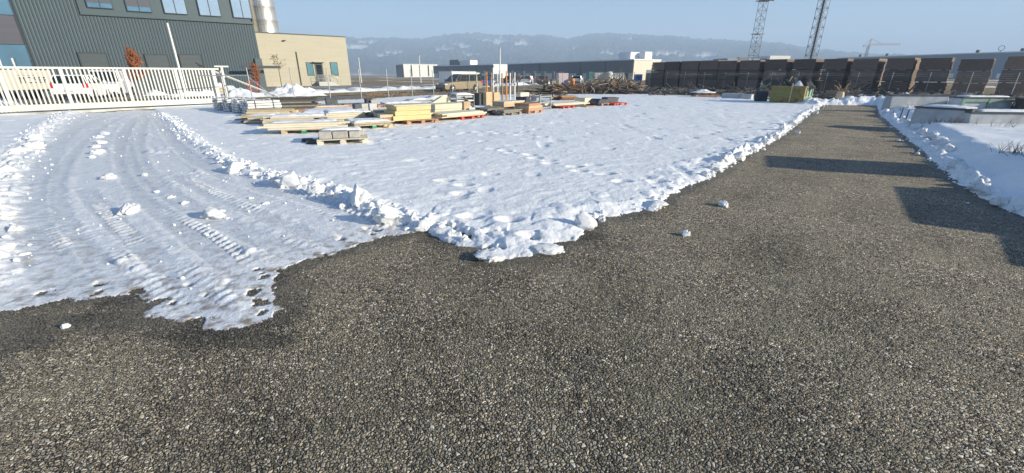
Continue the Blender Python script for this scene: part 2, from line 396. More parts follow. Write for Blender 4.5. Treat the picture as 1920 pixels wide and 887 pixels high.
TRACKS = [  # polyline, half width, depth, tread
    (tr((225, 213), (150, 235), (108, 270), (75, 320), (60, 370), (62, 420), (80, 470), (110, 520), (140, 560)), .19, .020, 0),
    (tr((245, 213), (190, 240), (150, 275), (118, 320), (105, 370), (130, 430), (170, 480), (230, 540)), .10, .016, 1),
    (tr((270, 212), (235, 240), (228, 280), (240, 330), (290, 390), (370, 450), (470, 520)), .17, .018, 0),
    (tr((275, 212), (262, 250), (252, 290), (275, 340), (350, 390), (450, 440), (560, 480)), .16, .016, 1),
    (tr((285, 212), (310, 250), (345, 290), (410, 330), (500, 360), (600, 385), (700, 420), (760, 440)), .15, .018, 1),
    (tr((160, 360), (200, 410), (250, 455), (330, 520), (420, 600)), .12, .016, 1),
    (tr((330, 335), (400, 370), (480, 405), (570, 440), (640, 465)), .12, .016, 1)]

TRAILS = []
for P in ([(925, 284), (1010, 300), (1090, 326), (1172, 346), (1290, 352)], [(848, 345), (880, 368), (905, 385)], [(905, 412), (950, 432), (1000, 448), (1040, 440)], [(700, 268), (800, 262), (900, 250), (1040, 262)], [(860, 470), (900, 455), (925, 420)]):
    Q = [at(*q) for q in P]; out_ = []; k_ = 0
    for a_, b_ in zip(Q[:-1], Q[1:]):
        n_ = max(1, int((b_-a_).length/.36)); d_ = (b_-a_).normalized()
        for i_ in range(n_):
            c_ = a_.lerp(b_, i_/n_); s_ = .09 if k_ % 2 else -.09; k_ += 1
            if random.random() < .85: out_.append((c_.x-d_.y*s_+random.gauss(0, .04), c_.y+d_.x*s_+random.gauss(0, .05)))
    TRAILS.append(out_)
TREADS = [(tr((545, 358), (600, 374), (660, 396), (722, 424), (755, 440)), .075), (tr((168, 365), (200, 405), (240, 440), (262, 470)), .07), (tr((330, 325), (380, 352), (440, 380), (500, 404)), .075),
          (tr((95, 425), (112, 452), (130, 475)), .07), (tr((230, 480), (290, 540), (350, 585)), .09), (tr((340, 500), (400, 545), (450, 580)), .08), (tr((300, 395), (370, 425), (440, 470), (480, 510)), .06)]
def polar(r0, r1, nr, a0, a1, nc):
    r = r0*(r1/r0)**(np.arange(nr)/(nr-1)); a = np.radians(np.linspace(a0, a1, nc))
    return r[:, None]*np.sin(a)[None, :], r[:, None]*np.cos(a)[None, :]

def snow_fields(x, y):
    dA, arc, _ = seg_dist(x, y, ASPH, True); sdA = np.where(inside(x, y, ASPH), -dA, dA)
    dY, _, _ = seg_dist(x, y, YARD, True); sdY = np.where(inside(x, y, YARD), dY, -dY)
    dR, _, _ = seg_dist(x, y, EDGE_R)
    dL, _, _ = seg_dist(x, y, EDGE_L[-12:])
    nz = fbm(x*7, y*7, 3, 4); n2 = fbm(x*28, y*28, 9, 3)
    sdA2 = sdA+.10*nz+.022*n2
    hole = np.maximum(0, fbm(x*6.5, y*6.5, 101, 3)-.25)*3.2*(x < .3)*np.exp(-(np.maximum(sdA, 0)/.45)**2)
    sdA2 = sdA2-hole*(sdA > .03)
    sd_ = np.minimum(sdA2, sdY+1.2*fbm(x*.5, y*.5, 5, 3)+.3*nz)
    right = (dR < dL) & (x > 4.5) & (sdA > -.3)
    # drive region: between the two ridges
    dB, aB, sB = seg_dist(x, y, BERM); dW, aW, sW = seg_dist(x, y, RIDGE_L)
    drive = sstep(-.10, .25, np.where(sB < 0, dB, -dB))*sstep(-.15, .35, np.where(sW > 0, dW, -dW))
    drive *= (x < 1.5)
    gb = fbm(x*2.1, y*2.1, 21, 4); big = fbm(x*.35, y*.35, 31, 3)
    c, s = .94, .34; xr = x*c+y*s; yr = -x*s+y*c
    gran = fbm(xr*3.2, yr*7.5, 41, 4, .55); fine = fbm(xr*13, yr*24, 44, 3, .6)
    # open field: soft crusted surface, dimples
    h = .060+.018*big+.010*gb+.0105*gran+.0065*fine
    dim = np.maximum(0, vn(x*2.6, y*2.6, 77)-.30); h -= .16*dim
    tramp = np.exp(-((sdA-.5)/.45)**2)*(x > -1); h += tramp*.032*chunks(x*3.6, y*3.6, 83)
    fdirt = np.zeros_like(x)
    for P in TRAILS:
        for q, (fx_, fy_) in enumerate(P):
            m_ = (np.abs(x-fx_) < .4) & (np.abs(y-fy_) < .4)
            if m_.any():
                g_ = np.exp(-(((x[m_]-fx_)/.13)**2+((y[m_]-fy_)/.085)**2)); h[m_] = h[m_]-.055*g_+.014*np.exp(-((np.sqrt(((x[m_]-fx_)/.19)**2+((y[m_]-fy_)/.13)**2)-1)/.3)**2); fdirt[m_] = np.maximum(fdirt[m_], .8*g_)
    # drive: thin packed
    hd = .026+.006*gb+.005*fbm(x*9, y*9, 55, 4)+.004*fbm(xr*26, yr*40, 57, 2)
    ice = np.zeros_like(x); dirt = .20*np.ones_like(x)*drive; 
    for P, hw, dep, tread in TRACKS:
        d, a, sg = seg_dist(x, y, P)
        d = d+.02*gb
        inn = 1-sstep(hw*.75, hw*1.1, d)
        hd = hd-.20*dep*inn+.0045*np.exp(-((d-hw*1.25)/.05)**2)*(1+1.5*nz)
        ice = np.maximum(ice, inn); dirt = np.maximum(dirt, inn*(.15+.45*sstep(6, 3, y)))
        hd = np.where(inn > 0, hd-.6*inn*(.012*gb+.010*fbm(x*9, y*9, 55, 4)), hd)
        if tread:
            w = np.exp(-((d-hw*.95)/.075)**2)
            hd = hd+.009*w*sstep(-.05, .15, vn(a*.7+hw*90, 0*a, 87))*np.where(np.sin(a*2*math.pi/.115+8*d) > 0.1, 1, 0)*sstep(.5, 1.5, a)
    for P, hw in TREADS:
        d, a, sg = seg_dist(x, y, P); tot = sum(math.hypot(P[i+1][0]-P[i][0], P[i+1][1]-P[i][1]) for i in range(len(P)-1))
        w = (d < hw)*sstep(0, .3, a)*sstep(tot, tot-.3, a)*(.35+.9*sstep(-.25, .1, vn(a*2.1, 0*a, 88)))
        hd = hd+w*(.017*(np.sin(a*2*math.pi/.125+d*sg*16) > .15)-.006)
    # rough scattered stuff between the tracks
    rough = sstep(.02, .35, fbm(x*.8, y*.8, 61, 3)); hd = hd+rough*(np.maximum(0, fbm(x*6, y*6, 63, 3)-.05)*.04+.045*chunks(x*9, y*9, 65)*(chunks(x*1.7, y*1.7, 66) > .25))*(1-np.clip(ice*1.2, 0, 1))
    h = h*(1-drive)+hd*drive; ice = ice*drive
    ice = np.maximum(ice, drive*.45)
    # berm and left ridge
    lump = .62*chunks(x*4.2, y*4.2, 71)+.38*chunks(x*9.5, y*9.5, 73)+(.16*chunks(x*22, y*22, 75)+.12*fbm(x*17, y*17, 78, 3))*sstep(7.5, 4.5, np.hypot(x, y))
    h += np.exp(-((dB-.02)/.16)**2)*(.012+.05*lump+.085*lump*sstep(13, 6, y))*sstep(.0, 2, aB)*(x < 1.2)
    h += np.exp(-(dW/.30)**2)*(.03+.15*lump)*(x < 0)
    far_left = sstep(-.1, .4, np.where(sW < 0, dW, -dW))*(x < -3)
    h += far_left*.03
    # kerb ridge along lane, left edge
    e = np.exp(-((sdA-.16)/.13)**2)*sstep(5.4, 8.2, y)*(x > 0.6)*(~right)
    h += e*(.02+(.08+.30*sstep(-.12, .22, vn(arc*.55, 0*arc, 67)))*lump)*1.0
    dH, _, _ = seg_dist(x, y, [EDGE_L[-1], EDGE_R[0]])
    head = np.exp(-((dH-.75)/.5)**2)*(sdA > 0)*(.16+.26*lump)
    # right: ploughed ridge, hollow, rise to the upper field
    rise = .27*sstep(.30, .95, sdA+.12*gb)+.05*sstep(1.0, 4, sdA)
    rise = rise*sstep(31, 24, y)
    hr = .04+rise+np.exp(-((sdA-.20)/.15)**2)*(.05+.26*lump*(.7+.8*sstep(-.1, .3, vn(x*.8, y*.8, 79))))+.010*gran*sstep(1.2, 2, sdA)+.02*gb
    h = np.where(right, hr, h)+head
    h = h*np.where(right, sstep(-.02, .25, sd_)*.9+.1, 1)
    # melting rim
    thin = np.where(x < .6, 1.0, .6)
    edge = sstep(0, .10, sd_)
    h = h*np.where(drive > .3, .12+.88*sstep(.0, .8, sd_), .20+.80*sstep(.0, .40, sd_)) * edge - .03*(1-edge)
    melt = np.exp(-(np.maximum(sd_, 0)/(.07+.05*nz))**2)*.50*drive+np.exp(-(np.maximum(sd_, 0)/.03)**2)*.45*(1-drive)
    dirt = np.maximum(dirt, (.95*np.exp(-(np.maximum(sdA, 0)/.45)**2)+.25*np.exp(-(np.maximum(sdA, 0)/1.6)**2))*drive)
    dirt = np.maximum(dirt, fdirt)
    dirt = np.maximum(dirt, .35*np.exp(-(np.maximum(sdA, 0)/.12)**2))
    ice = np.maximum(ice, np.exp(-(np.maximum(sdA, 0)/.2)**2)*.7*(x < 1.0))
    return h, sd_, ice, dirt, melt
def ground_z(p):
    h = snow_fields(np.array([float(p[0])]), np.array([float(p[1])]))
    return max(0.0, float(h[0][0])) if h[1][0] > 0 else 0.0

# ------------------------------------------------------------------ setting: snow, road, far ground
X, Y = polar(1.1, 78, 860, -72, 78, 1150)
h, sd_, ice, dirt, melt = snow_fields(X, Y)
F, used = grid_faces(*X.shape, keep=sd_ > -.06)
V = np.stack([X, Y, h], -1).reshape(-1, 3)[used]
o = np_mesh('snow_field', V, F, 'snow', {'ice': ice.ravel()[used], 'dirt': dirt.ravel()[used], 'melt': melt.ravel()[used]})
tag(o, 'white trampled snow sheet covering the yard and the driveway', None, kind='structure')
# asphalt sheet
X, Y = polar(.9, 42, 900, -72, 78, 1500)
# keep only what the road shows
dA, _, _ = seg_dist(X, Y, ASPH, True); sdA = np.where(inside(X, Y, ASPH), -dA, dA)
F, used = grid_faces(*X.shape, keep=sdA < .35)
# wet: meltwater beside the snow
wetn = fbm(X*2.2, Y*2.2, 91, 4)
pud = np.full(X.shape, 9.0)
for pu, pv_, pr_, ps_ in ((20, 640, .42, .16), (110, 610, .50, .17), (215, 600, .40, .14), (470, 640, .30, .10), (-120, 670, .5, .2), (340, 628, .3, .08)):
    c = at(pu, pv_); pud = np.minimum(pud, np.hypot((X-c.x)/pr_, (Y-c.y)/ps_))
puddle = 1-sstep(.7, 1.15, pud+.8*wetn)
wet = np.maximum(np.exp(-(np.maximum(-sdA-.01, 0)/(.13+.10*wetn))**2)*.92, puddle)
for q in ((1288, 441, .10), (1355, 384, .10), (1470, 535, .09), (1175, 465, .06)):
    c = at(q[0], q[1]); wet = np.maximum(wet, .9*np.exp(-(np.hypot((X-c.x)/(q[2]*1.3), (Y-c.y)/q[2]))**2))
wet = np.maximum(wet, .75*np.exp(-np.maximum(-sdA-.02, 0)/.16)*(X > 5))
V = np.stack([X, Y, np.zeros_like(X)+.004*fbm(X*.6, Y*.6, 12, 3)], -1).reshape(-1, 3)[used]
o = np_mesh('asphalt_road', V, F, 'asphalt', {'wet': wet.ravel()[used]})
tag(o, 'coarse grey brown asphalt lane running off to the right', None, kind='structure')

# base ground to the horizon
def ground_mat():
    m = bpy.data.materials.new('far_ground'); m.use_nodes = True; nt = m.node_tree; L = nt.links; b = nt.nodes['Principled BSDF']
    b.inputs['Roughness'].default_value = .95; b.inputs['Specular IOR Level'].default_value = .1
    geo = nt.nodes.new('ShaderNodeNewGeometry')
    def noise(sc, d=6):
        n = nt.nodes.new('ShaderNodeTexNoise'); n.inputs['Scale'].default_value = sc; n.inputs['Detail'].default_value = d; n.inputs['Roughness'].default_value = .62
        L.new(geo.outputs['Position'], n.inputs[0]); return n.outputs[0]
    cr = nt.nodes.new('ShaderNodeValToRGB'); e = cr.color_ramp.elements
    e[0].position = .3; e[0].color = (.15, .105, .055, 1); e[1].position = .7; e[1].color = (.40, .29, .15, 1)
    L.new(noise(2.2), cr.inputs[0])
    r = nt.nodes.new('ShaderNodeMapRange'); r.inputs[1].default_value = .54; r.inputs[2].default_value = .60; L.new(noise(.05, 9), r.inputs[0])
    mx = nt.nodes.new('ShaderNodeMix'); mx.data_type = 'RGBA'; L.new(r.outputs[0], mx.inputs[0]); L.new(cr.outputs[0], mx.inputs[6]); mx.inputs[7].default_value = (.8, .82, .86, 1)
    L.new(mx.outputs[2], b.inputs['Base Color']); return m
M['far_ground'] = ground_mat()
tag(MB().add([(-5000, -5000, 0), (5000, -5000, 0), (5000, 5000, 0), (-5000, 5000, 0)], [(0, 1, 2, 3)]).build('ground', 'far_ground', loc=(0, 0, -.035)),
    'brown winter grassland with snow patches reaching to the hills', None, kind='structure')

# hills
RIDGE = [(-400, 84), (0, 82), (300, 80), (655, 77), (700, 79), (745, 78), (790, 79), (812, 76), (830, 72), (860, 69), (890, 69), (930, 72), (965, 72), (1000, 72), (1020, 71), (1045, 76), (1065, 80), (1085, 75),
         (1105, 70), (1150, 70), (1190, 70), (1215, 73), (1250, 73), (1290, 78), (1340, 81), (1400, 84), (1455, 87), (1490, 92), (1530, 99), (1600, 106), (1750, 112), (2300, 116)]
def pix_dir(u, v):
    xc = (u-960)/FPX; yc = (443.5-v)/FPX
    d = Vector((xc, cP+yc*sP, yc*cP-sP)); return math.degrees(math.atan2(d.x, d.y)), d.z/math.hypot(d.x, d.y)
ra = np.array([pix_dir(u, v) for u, v in RIDGE])
R0, R1 = 1500., 3300.
az = np.linspace(-66, 66, 1700); fr = np.linspace(0, 1.25, 130)
AZ, FR = np.meshgrid(az, fr); RR = R0+(R1-R0)*FR
HX = RR*np.sin(np.radians(AZ)); HY = RR*np.cos(np.radians(AZ))
H1 = np.interp(AZ, ra[:, 0], ra[:, 1])*R1
prof = np.where(FR < 1, (sstep(-.1, 1.0, FR)-sstep(-.1, 1.0, 0*FR))/(1-sstep(-.1, 1.0, np.array(0.))), 1-.5*(FR-1))
spur = fbm(HX/420, HY/420, 131, 4)
HZ = H1*prof*(1+.5*spur*(1-prof))+.0
# front spurs: lower ridges in front
elev_px = HZ/RR
patches = [(665, 90, 24, 4), (692, 81, 26, 2), (745, 99, 22, 2.2), (832, 92, 24, 3), (868, 87, 18, 3.5), (905, 77, 26, 3), (945, 79, 26, 3), (985, 83, 22, 3.5), (720, 106, 14, 2), (1075, 90, 14, 2), (1180, 74, 16, 1.6), (1250, 103, 40, 3), (1310, 106, 36, 3), (1150, 100, 20, 2), (880, 104, 30, 2)]
open_ = np.zeros_like(AZ)
jn = fbm(HX/60, HY/60, 151, 4)
for u, v, w, hh in patches:
    a0, e0 = pix_dir(u, v); wa = w/FPX*57.3*.85; he = hh/FPX*1.1
    d = np.hypot((AZ-a0)/wa, (elev_px-e0)/he)+.9*jn
    open_ = np.maximum(open_, 1-sstep(.75, 1.0, d))
open_ = np.maximum(open_, .85*(1-sstep(.0, .05, FR+.04*jn)))
tree_h = (1-open_)*(9+9*vn(HX/9, HY/9, 161)+12*vn(HX/17, HY/17, 163)+26*np.maximum(0, vn(HX/45, HY/45, 165)))
HZ = HZ+tree_h*np.clip(FR*8, 0, 1)-2
m = bpy.data.materials.new('hill'); m.use_nodes = True; nt = m.node_tree; b = nt.nodes['Principled BSDF']; b.inputs['Roughness'].default_value = 1; b.inputs['Specular IOR Level'].default_value = 0
aa = nt.nodes.new('ShaderNodeAttribute'); aa.attribute_name = 'open'
mx = nt.nodes.new('ShaderNodeMix'); mx.data_type = 'RGBA'; nt.links.new(aa.outputs['Fac'], mx.inputs[0])
gn = nt.nodes.new('ShaderNodeNewGeometry'); nn = nt.nodes.new('ShaderNodeTexNoise'); nn.inputs['Scale'].default_value = .02; nn.inputs['Detail'].default_value = 8
nt.links.new(gn.outputs['Position'], nn.inputs[0]); fr_ = nt.nodes.new('ShaderNodeValToRGB')
fr_.color_ramp.elements[0].position = .35; fr_.color_ramp.elements[0].color = (.018, .024, .016, 1); fr_.color_ramp.elements[1].position = .65; fr_.color_ramp.elements[1].color = (.075, .062, .045, 1)
nt.links.new(nn.outputs[0], fr_.inputs[0]); nt.links.new(fr_.outputs[0], mx.inputs[6]); mx.inputs[7].default_value = (.62, .60, .58, 1)
nt.links.new(mx.outputs[2], b.inputs['Base Color']); M['hill'] = m
F, _ = grid_faces(*AZ.shape)
tag(np_mesh('hills', np.stack([HX, HY, HZ], -1).reshape(-1, 3), F, 'hill', {'open': open_.ravel()}, smooth=False), 'wooded hills with snowy clearings fading in blue haze', None, kind='structure')

# haze
mh = bpy.data.materials.new('haze'); mh.use_nodes = True; nt = mh.node_tree; nt.nodes.clear()
ho = nt.nodes.new('ShaderNodeOutputMaterial'); hv = nt.nodes.new('ShaderNodeVolumePrincipled')
hv.inputs['Color'].default_value = (.585, .765, 1.0, 1); hv.inputs['Density'].default_value = 5.6e-4; hv.inputs['Anisotropy'].default_value = .0
nt.links.new(hv.outputs[0], ho.inputs['Volume']); M['haze'] = mh
hz = MB().box(-5100, 5100, -5100, 5100, -1.5, 420).build('haze', 'haze')
tag(hz, 'pale blue winter haze', None, kind='stuff')
# ------------------------------------------------------------------ ground strips beyond the street fence
mk('street', (.19, .175, .155), .9, var=.25, scale=1.5, bump=.3)
mk('verge', (.36, .26, .10), .95, var=.35, scale=3, bump=.6, col2=(.17, .115, .05), amt=(.4, .65), s2=1.2)
mk('apron', (.20, .185, .165), .9, var=.2, scale=1.2, col2=(.75, .77, .80), amt=(.56, .62), s2=.30)
def strip(name, k0, k1, n0, n1, z, m, label, amp=0.0, seed=0, kind='structure'):
    nk, nn = int((k1-k0)/.35), max(4, int(abs(n1-n0)/.3))
    K, N = np.meshgrid(np.linspace(k0, k1, nk), np.linspace(n0, n1, nn))
    t = (N-n0)/(n1-n0); rim = np.clip(np.minimum(t, 1-t)*6, 0, 1)
    N2 = N+(.5*fbm(K*.5, N*.5, 3+seed, 3))*(1 if amp else .6)
    Z = z+amp*rim*(.5+1.2*fbm(K*.7, N*.7, seed, 4)+.4*fbm(K*3, N*3, seed+5, 2)) if amp else z+0*K
    X = FO.x+FT.x*K+FN.x*N2; Y = FO.y+FT.y*K+FN.y*N2
    F, _ = grid_faces(*K.shape)
    o = np_mesh(name, np.stack([X, Y, Z], -1).reshape(-1, 3), F, m, {})
    return tag(o, label, None, kind=kind)
strip('verge', -30, 44, .2, 2.8, -.015, 'verge', 'brown grass verge right behind the white fence', .05, 3)
strip('street', -34, 70, 2.6, 6.4, -.008, 'street', 'grey wet service street beyond the fence')
strip('verge', -30, 70, 6.2, 11.5, .03, 'verge', 'brown grass strip between street and office', .05, 8)
strip('snow_bank', 7, 64, 11.2, 14.6, -.02, 'snow_obj', 'long dirty ploughed snow bank in front of the beige building', .42, 13)
strip('apron', -34, 40, 14.2, 40, .001, 'apron', 'snow streaked yard around the office building')
strip('snow_bank', -14, -5.5, 5.6, 7.4, -.05, 'snow_obj', 'low snow bank behind the sliding gate', .42, 23)

def snow_mound(name, label, c, rx, ry, h, rz=0, seed=0, m='snow_obj', group=None):
    n = 40; A, Rr = np.meshgrid(np.linspace(0, 2*np.pi, 49), np.linspace(0, 1, 18))
    x = Rr*np.cos(A)*rx; y = Rr*np.sin(A)*ry
    q = 1+.25*fbm(np.cos(A)*1.5+seed, np.sin(A)*1.5, seed, 3); x *= q; y *= q
    z = h*(np.cos(Rr*np.pi)*.5+.5)**.8*(1+.9*fbm(x*1.3+seed, y*1.3, seed+2, 3))+.25*h*fbm(x*4, y*4, seed+4, 3)*(1-Rr**4)
    z = np.maximum(z, -.03); z[-1] = -.05
    F, _ = grid_faces(*A.shape)
    o = np_mesh(name, np.stack([x, y, z], -1).reshape(-1, 3), F, m, {})
    o.location = c; o.rotation_euler.z = rz
    return tag(o, label, 'snow pile', group)
def snow_slab(name, label, c, rx, ry, h, rz=0, seed=0):
    gx_, gy_ = np.meshgrid(np.linspace(-1, 1, 34), np.linspace(-1, 1, 26))
    q = np.maximum(np.abs(gx_), np.abs(gy_)); wob = 1+.10*fbm(gx_*1.7+seed, gy_*1.7, seed, 3)
    x = gx_*rx*wob; y = gy_*ry*(1+.10*fbm(gx_*1.7+seed, gy_*1.7+5, seed+1, 3))
    z = h*np.sqrt(np.clip(1-q**7, 0, 1))*(.75+.8*fbm(x*1.6+seed, y*1.6, seed+2, 3)+.25*fbm(x*7, y*7, seed+3, 2))
    z = np.where(q > .99, -.012, np.maximum(z, .004))
    F, _ = grid_faces(*gx_.shape)
    o = np_mesh(name, np.stack([x, y, z], -1).reshape(-1, 3), F, 'snow_obj', {}); o.location = c; o.rotation_euler.z = rz
    return tag(o, label, 'snow')
snow_mound('snow_pile', 'tall white snow pile beyond the fence below the beige building', at(545, 181), 2.6, 1.7, .85, .3, 3)
snow_mound('snow_pile', 'snow pile with a brown grass gap, right of the tallest pile', at(582, 180), 1.5, 1.2, .6, .3, 5)
snow_mound('snow_pile', 'small snow heap seen through the middle of the gate', at(292, 179), 1.1, .8, .4, .3, 14)
snow_mound('snow_pile', 'long low snow heap seen through the right gate bars', at(372, 180), 2.6, .8, .4, R(50), 16)
snow_mound('snow_pile', 'low snow pile beside the pale crate behind the gate end', at(452, 183), 2.4, 1.5, .5, .3, 9)
snow_mound('snow_pile', 'snow heap at the foot of the grey hall near the gate end', at(438, 176), 1.6, 1.2, .9, .3, 12)

# ------------------------------------------------------------------ grey corrugated hall
mk('corrugated', (.064, .091, .104), .55, var=.05, scale=.5, metal=.15)
mk('flat_grey', (.078, .110, .120), .5, var=.04, scale=.6)
mk('door_grey', (.075, .09, .095), .6, var=.08, scale=2, stretch=(.2, 1, 6))
mk('trim_dark', (.05, .06, .065), .5)
mk('beige_clad', (.455, .415, .315), .7, var=.05, scale=.7, stretch=(.3, 1, 3))
mk('beige_joint', (.38, .345, .26), .7)
AB = R(36); GX = Vector((math.cos(AB), math.sin(AB), 0)); GC = at(499, 169)
def gx(u, z=3): return at_line(u, GC, GX, z)[1]
def gz(u, v, z=3):
    p, k = at_line(u, GC, GX, z); return zof(v, p)
hall = thing('industrial_hall', 'large dark grey corrugated hall with window strip, tallest building at left', 'building', GC, AB)
LW = gx(70, 1.8); HT = 13.5
b = MB(); b.box(LW-16, 0, .12, 26, 0, HT); b.build('wall', 'flat_grey', hall)
b = MB(); zb = gz(320, 32, 7.3); x0 = gx(153, zb)
prof = []
def ribs(xa, xb, z0, z1):
    x = xa
    while x < xb-.05:
        b.add([(x, .12, z0), (x+.06, .085, z0), (x+.18, .085, z0), (x+.24, .12, z0), (x, .12, z1), (x+.06, .085, z1), (x+.18, .085, z1), (x+.24, .12, z1)],
              [(0, 1, 5, 4), (1, 2, 6, 5), (2, 3, 7, 6), (4, 5, 6, 7), (3, 2, 1, 0)]); x += .245
zlo = zb-.28
ribs(LW, 0, .25, zlo); ribs(LW, x0-.15, zlo, HT)
b.build('cladding', 'corrugated', hall)
b = MB(); b.box(x0-.12, .10, -.06, .14, zb-.22, zb); b.box(x0-.12, x0, -.06, .14, zb, HT); b.box(-.02, .10, -.06, .14, zb, HT)
b.build('window_surround', 'flat_grey', hall)
b = MB(); b.box(x0-.14, .12, -.075, -.06, zb-.25, zb-.215); b.build('flashing', 'trim_dark', hall)
for i, (ua, ub, vb) in enumerate([(163, 211, 14), (238, 284, 21), (308, 351, 25), (374, 414, 29), (437, 473, 33)]):
    zz = gz((ua+ub)/2, vb, zb); xa, xb = gx(ua+2, zz), gx(ub, zz)
    w = MB(); w.box(xa-.06, xb+.06, -.02, .13, zz-.06, zz+2.5)
    f = w.build('window', 'trim_dark', hall)
    xm = (xa+xb)/2
    for p0, p1 in ((xa, xm-.04), (xm+.04, xb)):
        MB().box(p0, p1, -.035, -.02, zz, zz+2.44).build('pane', 'glass_bright' if i > 1 else 'glass_sky', f)
        if i < 2: MB().box(p0+.02, p1-.02, -.055, -.037, zz+.38, zz+2.44).build('blind', 'blind', f)
for ua, ub in ((147, 198), (272, 313), (336, 376)):
    zz = gz((ua+ub)/2, 100 if ua < 200 else 103, 3); xa, xb = gx(ua, zz), gx(ub, zz)
    d = MB().box(xa, xb, -.02, .10, .1, zz).build('sectional_door', 'door_grey', hall)
    fr_m = MB().box(xa-.08, xa-.002, -.05, .1, .1, zz).box(xb+.002, xb+.08, -.05, .1, .1, zz).box(xa-.08, xb+.08, -.05, .1, zz+.002, zz+.09)
    fr_m.build('door_frame', 'trim_dark', d)
# glazed corner
z1, z2 = gz(58, 85, 5), gz(36, 30, 7)
xs = [LW-.05-k*2.1 for k in range(7)]
for a, c in zip(xs[:-1], xs[1:]):
    MB().box(c+.05, a-.05, .02, .10, .3, z1).build('glass_panel', 'glass_sky', hall)
    MB().box(c+.05, a-.05, .02, .10, z1+.04, z2).build('spandrel_panel', 'blind', hall)
    MB().box(c+.05, a-.05, .02, .10, z2+.04, HT-.3).build('glass_panel', 'glass_sky', hall)
b = MB()
for x in xs: b.box(x-.045, x+.045, -.05, .11, .25, HT-.2)
b.build('mullions', 'trim_dark', hall)
# projecting beam at the corner
xa, xb = gx(449, 2.6), gx(521, 2.6); zz = gz(485, 126, 2.6)
b = MB(); b.box(xa, xb, -1.6, -1.35, zz-.13, zz+.13); b.box(-.7, -.5, -1.35, .1, zz-.1, zz+.1)
b.build('canopy_beam', 'trim_dark', hall, bevel=.02)
MB().box(-.55, .14, -.16, .14, 0, zz+.9).build('corner_column', 'flat_grey', hall, bevel=.02)

# ------------------------------------------------------------------ beige annex
AT = R(40); TX = Vector((math.cos(AT), math.sin(AT), 0)); TC = at(659, 160)
def tx(u, z=2): return at_line(u, TC, TX, z)[1]
def tz(u, v, z=2): return zof(v, at_line(u, TC, TX, z)[0])
annex = thing('beige_building', 'low beige clad building with grey door and two windows beside the grey hall', 'building', TC, AT)
TH = tz(650, 70, 6)
MB().box(-14.5, 0, 0, 12, 0, TH).build('wall', 'beige_clad', annex)
b = MB()
for k in range(1, int(TH/.62)+1): b.box(-14.5, .004, -.004, 0, k*.62, k*.62+.018)
for x in (-3.9, -7.8, -11.7): b.box(x, x+.02, -.006, 0, 0, TH-.02)
b.build('panel_joints', 'beige_joint', annex)
MB().box(-14.6, .08, -.08, 12.1, TH, TH+.13).build('roof_edge', 'trim_dark', annex)
zd0, zd1 = .62, tz(600, 119, 2.6)
xa, xb = tx(592, 1.8), tx(607, 1.8)
d = MB().box(xa, xb, -.05, 0, zd0, zd1).build('door', 'door_grey', annex)
MB().box(xa+.18, xb-.18, -.06, -.05, zd0+1.0, zd1-.2).build('pane', 'glass_dark', d)
MB().box(xb-.16, xb-.12, -.10, -.05, zd0+.95, zd0+1.1).build('handle', 'galv', d)
MB().box(xa-.25, xb+.25, -.75, -.002, zd1+.14, zd1+.22).build('canopy', 'beige_joint', annex, bevel=.01)
for ua, ub in ((576.5, 589.5), (621, 635)):
    x0_, x1_ = tx(ua, 1.8), tx(ub, 1.8); za, zb_ = tz(ua, 142, 1.8), tz(ua, 116.5, 1.8)
    w = MB().box(x0_, x1_, -.05, 0, za, zb_).build('window', 'trim_dark', annex)
    MB().box(x0_+.1, x1_-.1, -.06, -.05, za+.1, zb_-.1).build('pane', 'glass_teal', w)
st = MB()
for k in range(4): st.box(xa-.1, xb+.9+.28*(3-k), -1.35, -.01, .155*k, .155*(k+1))
st.build('steps', 'galv', annex)
b = MB()
for yy in (-1.3, -.1):
    for x in (xa-.1, xa+.6, xb+.2, xb+.9): b.tube((x, yy, .5), (x, yy, 1.6), .025, 6)
    for z in (1.1, 1.6): b.tube((xa-.1, yy, z), (xb+.9, yy, z), .022, 6)
    b.tube((xb+.9, yy, 1.6), (xb+2.0, yy, 1.0), .022, 6); b.tube((xb+2.0, yy, 1.0), (xb+2.0, yy, 0), .022, 6)
b.build('railing', 'galv', annex)
xp = tx(559, 3); b = MB(); b.tube((xp, -.08, .1), (xp, -.08, tz(553, 97, 4)), .07, 8); b.build('downpipe', 'trim_dark', annex)
xl, zl = tx(533, 6), tz(533, 76, 6); b = MB(); b.box(xl-.18, xl+.18, -.35, -.02, zl-.07, zl+.06); b.build('wall_lamp', 'trim_dark', annex, bevel=.02)

# ------------------------------------------------------------------ silo
mk('silo_metal', (.62, .60, .55), .38, metal=.75, var=.12, scale=2.5, bump=.15, bscale=2)
P, _ = at_line(500, (0, 82, 0), (1, .1, 0), 8)
silo = thing('silo', 'shiny cylindrical metal silo rising behind the beige building', 'silo', P)
pr = [(0, 0)]
for k in range(14): pr += [(1.95, 2*k), (1.95, 2*k+1.92), (1.965, 2*k+1.96)]
pr += [(1.95, 27), (0, 28)]
MB().lathe(pr, 40).build('shell', 'silo_metal', silo, smooth=True)
b = MB(); b.box(-2.6, -1.0, -2.6, -1.6, 0, 26); b.build('lift_shaft', 'beige_clad', silo, bevel=.03)
b = MB()
for x in (.5, .95): b.tube((x, -2.15, 1), (x, -2.15, 26), .03, 6)
for k in range(60): b.tube((.5, -2.15, 1.2+.4*k), (.95, -2.15, 1.2+.4*k), .02, 5)
b.build('ladder', 'galv', silo)

